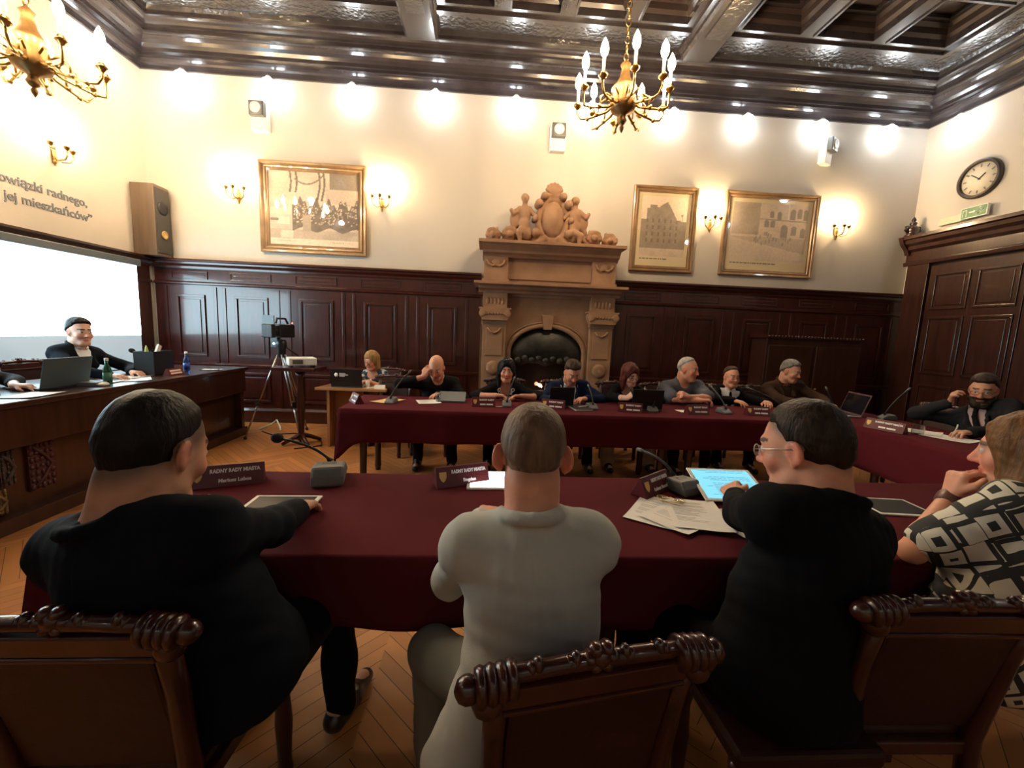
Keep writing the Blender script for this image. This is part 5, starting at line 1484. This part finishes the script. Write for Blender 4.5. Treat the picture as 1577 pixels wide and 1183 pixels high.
def cuffs(p, m, sides=(-1, 1), band=.022):
    for e in sides:
        So, E, W = p['J'][e]; d = nrm(W - E)
        B = Sdf(); B.cone(W - d * .045, W - d * (.045 - band) + d * .012, .036, .036, .004); B.cone(W - d * .005, W + d * .05, .030, .030, .003, 's')
        sdf_obj('shirt_cuff', B, .004, m, p['root'], p['off'], None, None, 1)

def hair(p, m, line=(-.05, .69, -.10), thick=.010, top_=.006, long=None, h=.005, name='hair', noise=(.0011, 110), extra=None, widow=.5, blur=.032, part=0):
    """cap of hair over the skull; line = z0, slope, y0 of the hairline seen from the side"""
    B = Sdf(); hd, hs, H, hc = p['hd'], p['hs'], p['H'], p['hc']
    def el(x, y, z, c, r):
        x, y, z = (x - c[0]), (y - c[1]), (z - c[2])
        k0 = np.sqrt((x / r[0]) ** 2 + (y / r[1]) ** 2 + (z / r[2]) ** 2); k1 = np.sqrt((x / r[0] ** 2) ** 2 + (y / r[1] ** 2) ** 2 + (z / r[2] ** 2) ** 2)
        return k0 * (k0 - 1) / np.maximum(k1, 1e-6)
    def sm(a, b, k):
        h_ = np.maximum(k - np.abs(a - b), 0) / k; return np.minimum(a, b) - h_ * h_ * k * .25
    def st_(t): t = np.clip(t, 0, 1); return t * t * (3 - 2 * t)
    def f_(X, Y, Z):
        x = ((X - hc[0]) * H[0, 0] + (Y - hc[1]) * H[1, 0] + (Z - hc[2]) * H[2, 0]) / hs
        y = ((X - hc[0]) * H[0, 1] + (Y - hc[1]) * H[1, 1] + (Z - hc[2]) * H[2, 1]) / hs
        z = ((X - hc[0]) * H[0, 2] + (Y - hc[1]) * H[1, 2] + (Z - hc[2]) * H[2, 2]) / hs
        d = sm(el(x, y, z, (0, -.018, .045), (.075, .096, .086)), el(x, y, z, (0, .030, -.012), (.063, .066, .088)), .03)
        d = sm(d, el(x, y, z, (0, -.034, -.045), (.060, .068, .105)), .06)
        ln = line[0] + line[1] * (y - line[2])
        ln = ln + widow * np.maximum(0, np.abs(x) - .03) * (y > .03) + part * (.055 - np.minimum(np.abs(x - .012), .055)) * (y > .0) * np.clip(y / .04, 0, 1)
        m_ = st_((z - ln + .006) / blur)
        er = np.sqrt((y + .010) ** 2 + (z + .004) ** 2); m_ = m_ * np.where(np.abs(x) > .05, st_((er - .026) / .014), 1)
        th = -.007 + (thick + .007) * m_ + top_ * st_((z - .05) / .07) * m_
        return (d - th) * hs
    B.fn(hc - .19 * hs, hc + .19 * hs, f_, 'u', .004)
    if extra: extra(B, hd, hs, H)
    if long: long(B, hd, hs, H)
    return sdf_obj(name, B, h, m, p['root'], p['off'], (noise[0], noise[1], 11) if noise else None, None, 1)

def glasses(p, m=EYEW, r=.021, half=False, lens=True):
    hs = p['hs']; H = Matrix(p['H'].tolist()); 
    mb = MB()
    def q(x, y, z): return Vector(p['hd'](x, y, z)) - Vector(p['off'])
    for e in (-1, 1):
        mb.tube([q(e * .034 + (r + .004) * math.cos(k * PI / 8), .103 - .004 * math.cos(k * PI / 8) * e, .004 + r * .78 * math.sin(k * PI / 8)) for k in range(17)], .0017, 6, cap=False)
        mb.tube([q(e * .058, .100, .010), q(e * .074, .06, .012), q(e * .080, -.005, .012), q(e * .079, -.03, -.004)], .0016, 6)
    mb.tube([q(-.011, .106, .008), q(0, .110, .011), q(.011, .106, .008)], .0016, 6)
    g = mb.build('spectacles', m, p['root'])
    if lens:
        mb = MB()
        for e in (-1, 1):
            c = [q(e * .034 + (r + .003) * math.cos(k * PI / 8), .1035, .004 + r * .76 * math.sin(k * PI / 8)) for k in range(16)]
            mb.add(c, [tuple(range(16))])
        mb.build('spectacle_lens', LENSG, g)
    return g
def wristwatch(p, e, m=SILVER):
    So, E, W = p['J'][e]; d = nrm(W - E); c = W - d * .012
    B = Sdf(); B.cone(c - d * .007, c + d * .007, .0335, .0335, .002); B.cone(c - d * .04, c + d * .04, .027, .027, .002, 's')
    sdf_obj('wristwatch', B, .003, m, p['root'], p['off'], None, None, 0)

def stubble(k=.8, zmax=-.03):
    def fn(c, x, y, z, ax, inh):
        m_ = inh & (z < zmax - .25 * np.maximum(0, .05 - y) * 0) & (y > -.01) & (z > -.14) & ~((np.abs(z + .062) < .0095) & (ax < .024)); c[m_] *= (k, k * .98, k)
    return fn
def scalp(colr, line=(-.05, .69, -.10)):
    def fn(c, x, y, z, ax, inh):
        t = np.clip((z - line[0] - line[1] * (y - line[2]) + .022) / .05, 0, 1); t = (t * t * (3 - 2 * t)) * (inh & (ax < .079)); c[:] = c * (1 - t[:, None]) + np.array(colr) * t[:, None]
    return fn

UP, DN, FW = (0, 0, 1), (0, 0, -1), (0, 1, 0)
W_, ST = FAB['shirt'], stubble
# --- foreground, seen from behind
p = person('man in dark suit seen from behind at lower left, hand on tablet', (-.67, 1.02, .56), (-.785, 1.005, 1.128), 14, 10, 20, sw=.53, bulk=1.14, hs=1.08, h=.006,
           R=((-.655, 1.415, .795), (1.1, -.6, -.8), (.05, 1, -.10), (.0, -.2, -1), .55), L=((-1.02, 1.44, .80), (-.9, -.2, -.4), (.35, 1, -.1), (0, -.2, -1), .5), skin='tan', face=(scalp((.16, .10, .07), (-.075, .75, -.10)),), knees=[(-.86, 1.36, .53), (-.50, 1.36, .53)])
top(p, FAB['navy'], infl=.020, hem=-.1); shirt(p, W_); trousers(p, FAB['navy']); cuffs(p, W_)
hair(p, hair_mat('dark', (.014, .012, .010)), line=(-.062, .74, -.10), thick=.005, top_=.003, h=.0045, blur=.08, noise=(.0007, 120))
p = person('man in light grey suit with close-cropped hair, seen from behind', (.14, .915, .56), (.122, .995, 1.140), 0, 4, 14, sw=.43, bulk=.94, hs=1.0, h=.005,
           R=((.25, 1.40, .80), (.8, -.35, -.7), (-.25, 1, 0), (0, -.1, -1), .5), L=((.0, 1.36, .80), (-.5, -.4, -.9), (.35, 1, 0), (0, -.1, -1), .5), skin='ruddy', ears=1.9, knees=[(-.13, 1.12, .50), (.30, 1.22, .52)], feet=.03,
           face=(scalp((.30, .165, .095), (-.045, .62, -.10)),))
top(p, FAB['grey'], infl=.017, tail=[((.04, .86, .64), (-.045, .80, .50), .085, .07, .05), ((-.045, .80, .50), (-.075, .76, .44), .06, .03, .04)], nz=(.0030, 20), part_h=.006); shirt(p, W_); trousers(p, FAB['greytr']); cuffs(p, W_)
hair(p, hair_mat('cropped', (.22, .135, .085)), line=(-.030, .66, -.10), thick=.0035, top_=.003, h=.004, noise=(.0005, 90))
p = person('man in dark suit with glasses looking down at tablet, right foreground', (.83, .97, .56), (.905, 1.085, 1.150), -12, -32, 14, sw=.50, bulk=1.06, hs=1.03, h=.005,
           R=((1.10, 1.45, .80), (1, -.4, -.7), (-.2, 1, 0), (0, -.1, -1), .6), L=((1.00, 1.50, .83), (-.8, -.4, -.9), (.25, .9, .25), (.5, -.2, -.7), .9), skin='ruddy', face=(scalp((.13, .08, .055), (-.045, .80, -.09)),))
top(p, FAB['black'], infl=.020); shirt(p, W_); trousers(p, FAB['black']); cuffs(p, W_)
hair(p, hair_mat('darkbrown', (.038, .022, .015)), line=(-.056, .76, -.09), thick=.006, top_=.005, h=.0045, blur=.065); glasses(p, SILVER)
def longbrown(B, hd, hs, H):
    for e in (-1, 1):
        for (y, k) in ((-.06, .045), (-.02, .04), (.025, .026)):
            B.cone(hd(e * .062, y, .04), hd(e * .078, y - .01, -.08), k, k, .03); B.cone(hd(e * .078, y - .01, -.08), hd(e * .085, y - .015, -.20), k, k * .6, .03)
    B.cone(hd(0, -.09, .03), hd(0, -.10, -.20), .06, .05, .04)
p = person('woman with long brown hair in black and white printed blouse, chin on fist', (1.53, 1.06, .55), (1.715, 1.17, 1.125), -14, -32, 6, sw=.40, bulk=.96, hs=.97, h=.005,
           R=((1.88, 1.36, .80), (1, -.3, -.4), (-.4, 1, 0), (0, 0, -1), .5), L=((1.595, 1.25, .950), (-.75, .35, -.7), (.25, .05, 1), (.9, -.3, -.2), 1.25), skin='ruddy', brow=(.16, .09, .05))
top(p, FAB['geo'], 'blouse', infl=.014, sleeve=.74, neck='wide', collar=False, nz=(.004, 22), sl_r=.012); trousers(p, FAB['charcoal'])
hair(p, hair_mat('lightbrown', (.20, .095, .038)), line=(-.27, 1.85, -.09), thick=.011, top_=.006, long=longbrown, h=.005, widow=-.5, part=.5, noise=(.0022, 95)); wristwatch(p, -1, mat('bracelet', (.12, .05, .04), .4))

# --- far row, facing the viewer
p = person('blonde woman in blue and white printed blouse behind the light desk', (-1.42, 5.58, .52), (-1.491, 5.38, 1.007), 195, 200, 14, sw=.38, bulk=.92, hs=.94, h=.007,
           R=((-1.62, 5.18, .77), (-.8, .3, -.4), (.5, -1, 0), DN, .6), L=((-1.46, 5.14, .77), (.9, .3, -.4), (-.7, -.6, 0), DN, .6), skin='ruddy', brow=(.25, .16, .09))
top(p, FAB['blot'], 'blouse', infl=.013, sleeve=1.5, neck='wide', collar=False, part_h=.008); trousers(p, FAB['charcoal'])
def bob(B, hd, hs, H):
    for e in (-1, 1):
        B.cone(hd(e * .068, -.03, .04), hd(e * .076, -.02, -.09), .04, .032, .03); B.cone(hd(e * .066, .0, .06), hd(e * .080, .0, -.07), .022, .02, .03)
    B.cone(hd(0, -.08, .03), hd(0, -.085, -.10), .06, .045, .04)
hair(p, hair_mat('blonde', (.50, .29, .12)), line=(-.24, 1.72, -.08), thick=.009, top_=.009, widow=-.4, long=bob, h=.006); glasses(p, lens=False)
p = person('bald man in black sweater, hand raised to forehead, at far table', (-.52, 4.68, .50), (-.532, 4.35, 1.041), 180, 186, 28, sw=.47, bulk=1.12, h=.0065,
           R=((-.645, 4.255, .955), (-.9, .1, -.3), (.35, .15, .95), (.4, .8, 0), .75), L=((-.42, 4.12, .80), (.9, .4, -.4), (-1, -.25, 0), DN, .5), skin='ruddy', brow=(.30, .22, .16), face=(ST(.85, -.045),))
top(p, FAB['knit'], 'sweater', infl=.016, neck='crew', collar=False, sleeve=1.65, part_h=.008, nz=(.0016, 24)); trousers(p, FAB['charcoal']); 
def strands(B, hd, hs, H):
    for e in (-1, 1):
        B.cone(hd(e * .064, -.03, .05), hd(e * .074, -.02, -.07), .036, .032, .03); B.cone(hd(e * .074, -.02, -.07), hd(e * .080, .0, -.19), .032, .018, .03)
        B.cone(hd(e * .062, .030, .070), hd(e * .078, .018, -.03), .016, .019, .02); B.cone(hd(e * .078, .018, -.03), hd(e * .080, .030, -.16), .019, .011, .02)
    B.cone(hd(0, -.085, .03), hd(0, -.085, -.14), .066, .045, .04)
p = person('black-haired woman in black with white chain necklace and sunglasses on head', (.22, 4.74, .50), (.214, 4.42, 1.026), 180, 180, 4, sw=.42, bulk=1.05, hs=.97, h=.0065,
           R=((.10, 4.145, .80), (-1, .1, -.2), (1, -.22, 0), (0, -.3, -1), .5), L=((.37, 4.15, .80), (1, .1, -.2), (-1, -.2, 0), (0, -.3, -1), .5), skin='ruddy', brow=(.05, .03, .025))
top(p, FAB['knit'], 'blouse', infl=.016, sleeve=1.25, neck='wide', collar=False, part_h=.008, sl_r=.012, nz=(.0016, 24)); trousers(p, FAB['knit'])
hair(p, hair_mat('black', (.010, .009, .009)), line=(-.26, 1.72, -.09), thick=.012, top_=.010, long=strands, h=.0055, widow=-.5, part=.5)
mb = MB(); q = lambda x, y, z: Vector(p['hd'](x, y, z)) - Vector(p['off'])
for e in (-1, 1): mb.sph(q(e * .034, .066, .140), (.026, .010, .018), 12, R=Matrix(p['H'].tolist())); mb.tube([q(e * .058, .06, .138), q(e * .088, .01, .10), q(e * .09, -.03, .07)], .003, 6)
mb.tube([q(-.01, .074, .142), q(.01, .074, .142)], .003, 6); g_ = mb.build('sunglasses', mat('mirror_lens', (.25, .25, .27), .12, metal=.8), p['root'])
mb = MB()
for k in range(16):
    u = -1 + 2 * k / 15; c = Vector(p['N'] - np.array(p['off']) + p['tf'] * (.095 + .055 * (1 - abs(u))) + p['tr'] * (.075 * u * (1 if abs(u) > .5 else .8 + .4 * abs(u))) + p['s'] * (.015 - .15 * (1 - u * u)))
    Rk = rot('Z', k * 1.3) @ rot('X', PI / 2 + .4)
    mb.tube([c + Rk @ Vector((.016 * math.cos(a * PI / 5), .020 * math.sin(a * PI / 5), 0)) for a in range(11)], .0042, 6, cap=False)
mb.build('chain_necklace', WHITEP, p['root'])
p = person('man in navy jacket and open white shirt writing at far table', (.94, 4.70, .50), (.925, 4.38, 1.033), 180, 172, 30, sw=.50, bulk=1.12, h=.0065,
           R=((.83, 4.15, .80), (-1, .2, -.3), (.5, -1, -.1), DN, .7), L=((1.04, 4.12, .80), (1, .1, -.3), (-.9, -.35, 0), DN, .6), skin='ruddy', brow=(.12, .07, .04), face=(ST(.72, -.04),))
top(p, FAB['blue'], part_h=.008, vdepth=.75, vw=.10); shirt(p, W_, None, True); trousers(p, FAB['charcoal']); cuffs(p, W_)
hair(p, hair_mat('brown', (.085, .045, .025)), line=(-.02, .60, -.10), thick=.008, top_=.016, h=.005)
p = person('red-haired woman with glasses in black, holding a phone at far table', (1.60, 4.74, .50), (1.587, 4.42, 1.030), 182, 168, 20, roll=-6, sw=.39, bulk=.92, hs=.95, h=.0065,
           R=((1.43, 4.02, .835), (-1, .2, -.3), (.35, -.6, .5), (.6, .2, -.3), .7), L=((1.70, 4.12, .80), (1, .1, -.3), (-.6, -1, 0), DN, .5), skin='pale', brow=(.12, .06, .04), spread=.14)
top(p, FAB['knit'], 'blouse', infl=.016, sleeve=1.55, neck='wide', collar=False, part_h=.008, nz=(.0016, 24)); trousers(p, FAB['white'], .02)
hair(p, hair_mat('auburn', (.155, .042, .028)), line=(-.26, 1.76, -.085), thick=.011, top_=.008, long=strands, h=.0055, widow=-.5, part=.5); glasses(p, lens=False)
MB().sph(Vector(p['N'] + p['tf'] * .10 - p['s'] * .10) - Vector(p['off']), (.014, .008, .018), 10).build('pendant', SILVER, p['root'])
t = thing('phone', 'dark mobile phone in the red-haired woman\'s hand', 'phone', (1.475, 3.925, .855), .5); MB().box((0, 0, .02), (.07, .009, .14), rot('X', -.6)).build('handset', BLACKG, t, .003)
p = person('grey-haired man in grey polo shirt with folded arms at far table', (2.25, 4.68, .50), (2.253, 4.45, 1.109), 180, 142, 6, sw=.52, bulk=1.28, hs=1.04, h=.0065,
           R=((2.26, 4.13, .815), (-1, -.3, -.2), (1, -.12, .1), (0, -.2, -1), .9), L=((2.14, 4.16, .845), (1, -.3, -.2), (-.9, -.05, .3), (.2, .6, -.6), 1.2), skin='ruddy', brow=(.3, .22, .16), face=(scalp((.50, .40, .32), (-.01, .70, -.10)),))
top(p, FAB['polo'], 'polo_shirt', infl=.014, sleeve=.85, neck='crew', collar=True, part_h=.008, sl_r=.012); trousers(p, FAB['charcoal'])
hair(p, hair_mat('white', (.52, .46, .38)), line=(-.01, .82, -.10), thick=.005, top_=.004, h=.005, noise=None)
p = person('man in black suit, white shirt and black tie with glasses at far table', (2.88, 4.82, .50), (2.92, 4.70, 1.018), 186, 182, 2, sw=.44, bulk=1.0, hs=.97, h=.0065,
           R=((2.72, 4.28, .80), (-1, .3, -.3), (.4, -1, 0), DN, .5), L=((3.08, 4.28, .80), (1, .3, -.3), (-.4, -1, 0), DN, .5), skin='ruddy', brow=(.10, .06, .04))
top(p, FAB['black'], part_h=.007, vdepth=.95, vw=.12, lap=.55); shirt(p, W_, FAB['black']); trousers(p, FAB['navy'])
hair(p, hair_mat('reddishbrown', (.10, .045, .025)), line=(-.01, .72, -.10), thick=.007, top_=.006, h=.005); glasses(p, lens=False)
p = person('grey-haired man in brown jacket looking down, far right of far table', (3.60, 4.80, .50), (3.571, 4.60, 1.118), 182, 158, 14, sw=.50, bulk=1.15, h=.007,
           R=((3.42, 4.16, .80), (-1, .2, -.3), (.4, -1, 0), DN, .5), L=((3.76, 4.2, .80), (1, .2, -.3), (-.5, -1, 0), DN, .5), skin='tan', brow=(.25, .2, .15))
top(p, FAB['brown'], part_h=.008, vdepth=.5, vw=.07); shirt(p, FAB['brown']); trousers(p, FAB['charcoal'])
hair(p, hair_mat('grey', (.24, .21, .18)), line=(-.03, .70, -.10), thick=.009, top_=.010, h=.005)
p = person('bearded man with glasses writing at the right-hand table', (4.36, 3.06, .52), (4.25, 3.234, 1.115), 262, 238, 12, sw=.50, bulk=1.14, hs=1.03, h=.0065,
           R=((4.12, 3.36, .985), (-.3, .8, -.5), (-.2, -.25, .9), (.5, -.7, 0), 1.0), L=((3.88, 2.98, .80), (.1, -1, -.3), (-1, .12, 0), DN, .75), skin='tan', brow=(.05, .03, .02),
           face=(lambda c, x, y, z, ax, inh: c.__setitem__(inh & (z < -.035) & (y > .0) & (z > -.14) & ~((np.abs(z + .062) < .008) & (ax < .022)), (.05, .03, .02)),))
top(p, FAB['charcoal'], part_h=.008); shirt(p, FAB['pink'], FAB['black']); trousers(p, FAB['charcoal']); wristwatch(p, -1)
hair(p, hair_mat('darkbrown2', (.045, .026, .016)), line=(-.035, .66, -.10), thick=.007, top_=.012, h=.005); glasses(p, lens=False)
B = Sdf(); hd = p['hd']
B.cone(hd(-.05, .03, -.06), hd(-.03, .07, -.10), .03, .03, .02); B.cone(hd(.05, .03, -.06), hd(.03, .07, -.10), .03, .03, .02); B.cone(hd(-.02, .075, -.105), hd(.02, .075, -.105), .032, .032, .02); B.cone(hd(-.025, .095, -.048), hd(.025, .095, -.048), .008, .008, .01)
sdf_obj('beard', B, .005, hair_mat('beard', (.035, .022, .014)), p['root'], p['off'], (.0015, 200, 4), None, 1)
t = thing('pen', 'pen in the bearded man\'s writing hand', 'pen', (3.76, 2.99, .77)); MB().tube([(-.03, 0, 0), (.03, .02, .06), (.045, .03, .085)], [.001, .005, .005], 8).build('barrel', WHITEP, t)
p = person('presiding man in dark jacket before the glowing screen at left', (-4.0, 4.10, .66), (-3.85, 4.132, 1.282), 92, 110, 4, sw=.48, bulk=1.1, h=.007,
           R=((-3.44, 3.93, .905), (.1, -1, -.3), (1, .15, 0), DN, .5), L=((-3.50, 4.24, .905), (.1, 1, -.3), (1, -.2, 0), DN, .6), skin='fair', brow=(.05, .04, .03), knees=[(-3.62, 4.2, .56), (-3.62, 4.0, .56)])
top(p, FAB['navy'], part_h=.009); shirt(p, W_); trousers(p, FAB['navy'], 0)
hair(p, hair_mat('dark2', (.018, .014, .012)), line=(-.035, .72, -.10), thick=.009, top_=.010, h=.006)
dup(c0, (-4.14, 4.10, .12), -1.6, 'carved dark chair of the presiding man behind the bench')
p = person('person at the left edge of bench, only the forearm in view', (-4.0, 3.12, .66), (-3.86, 3.10, 1.22), 92, 80, 5, sw=.44, h=.009,
           R=((-3.50, 2.95, .905), (.1, -1, -.3), (1, .3, 0), DN, .5), L=((-3.50, 3.22, .905), (.1, 1, -.3), (1, .25, 0), DN, .6), skin='fair', knees=[(-3.62, 3.22, .56), (-3.62, 3.02, .56)])
top(p, FAB['charcoal'], sleeve=1.6, part_h=.010); trousers(p, FAB['charcoal'])
hair(p, hair_mat('brown', (.085, .045, .025)), h=.008)
dup(c0, (-4.14, 3.12, .12), -1.6, 'carved dark chair at the left end of bench')
struct(MB().bx(XL + .04, -3.28, .9, 5.35, 0, .12).build('trim_8', WOOD))
# ------------------------------------------------------------------ camera, light, view
cam = bpy.data.cameras.new('camera'); co = bpy.data.objects.new('camera', cam); COL.objects.link(co)
cam.sensor_width = 36; cam.sensor_fit = 'HORIZONTAL'; cam.lens = 36 * 630.514 / 1577; cam.clip_start = .02
yaw, pit, rol = .0630600147, .125979181, -.0408388106
cy, sy, cp, sp_ = math.cos(yaw), math.sin(yaw), math.cos(pit), math.sin(pit)
fw = Vector((sy * cp, cy * cp, -sp_)); ri = Vector((cy, -sy, 0)); dw = fw.cross(ri)
cr_, sr_ = math.cos(rol), math.sin(rol)
r2, d2 = ri * cr_ + dw * sr_, dw * cr_ - ri * sr_
M3 = Matrix((r2, -d2, -fw)).transposed()
M4 = M3.to_4x4(); M4.translation = (0, 0, 1.45)
co.matrix_world = M4
sc.camera = co
w = bpy.data.worlds.new('world'); sc.world = w; w.use_nodes = True
w.node_tree.nodes['Background'].inputs[0].default_value = (.02, .018, .016, 1)
w.node_tree.nodes['Background'].inputs[1].default_value = 1
vs_ = sc.view_settings
vs_.view_transform = 'Standard'; vs_.look = 'None'; vs_.gamma = 1; vs_.use_curve_mapping = False
vs_.exposure = 1.5
cy_ = sc.cycles
cy_.use_denoising = True; cy_.max_bounces = 6; cy_.diffuse_bounces = 4; cy_.glossy_bounces = 3; cy_.transmission_bounces = 5; cy_.transparent_max_bounces = 12
cy_.sample_clamp_indirect = 6; cy_.caustics_reflective = False; cy_.caustics_refractive = False
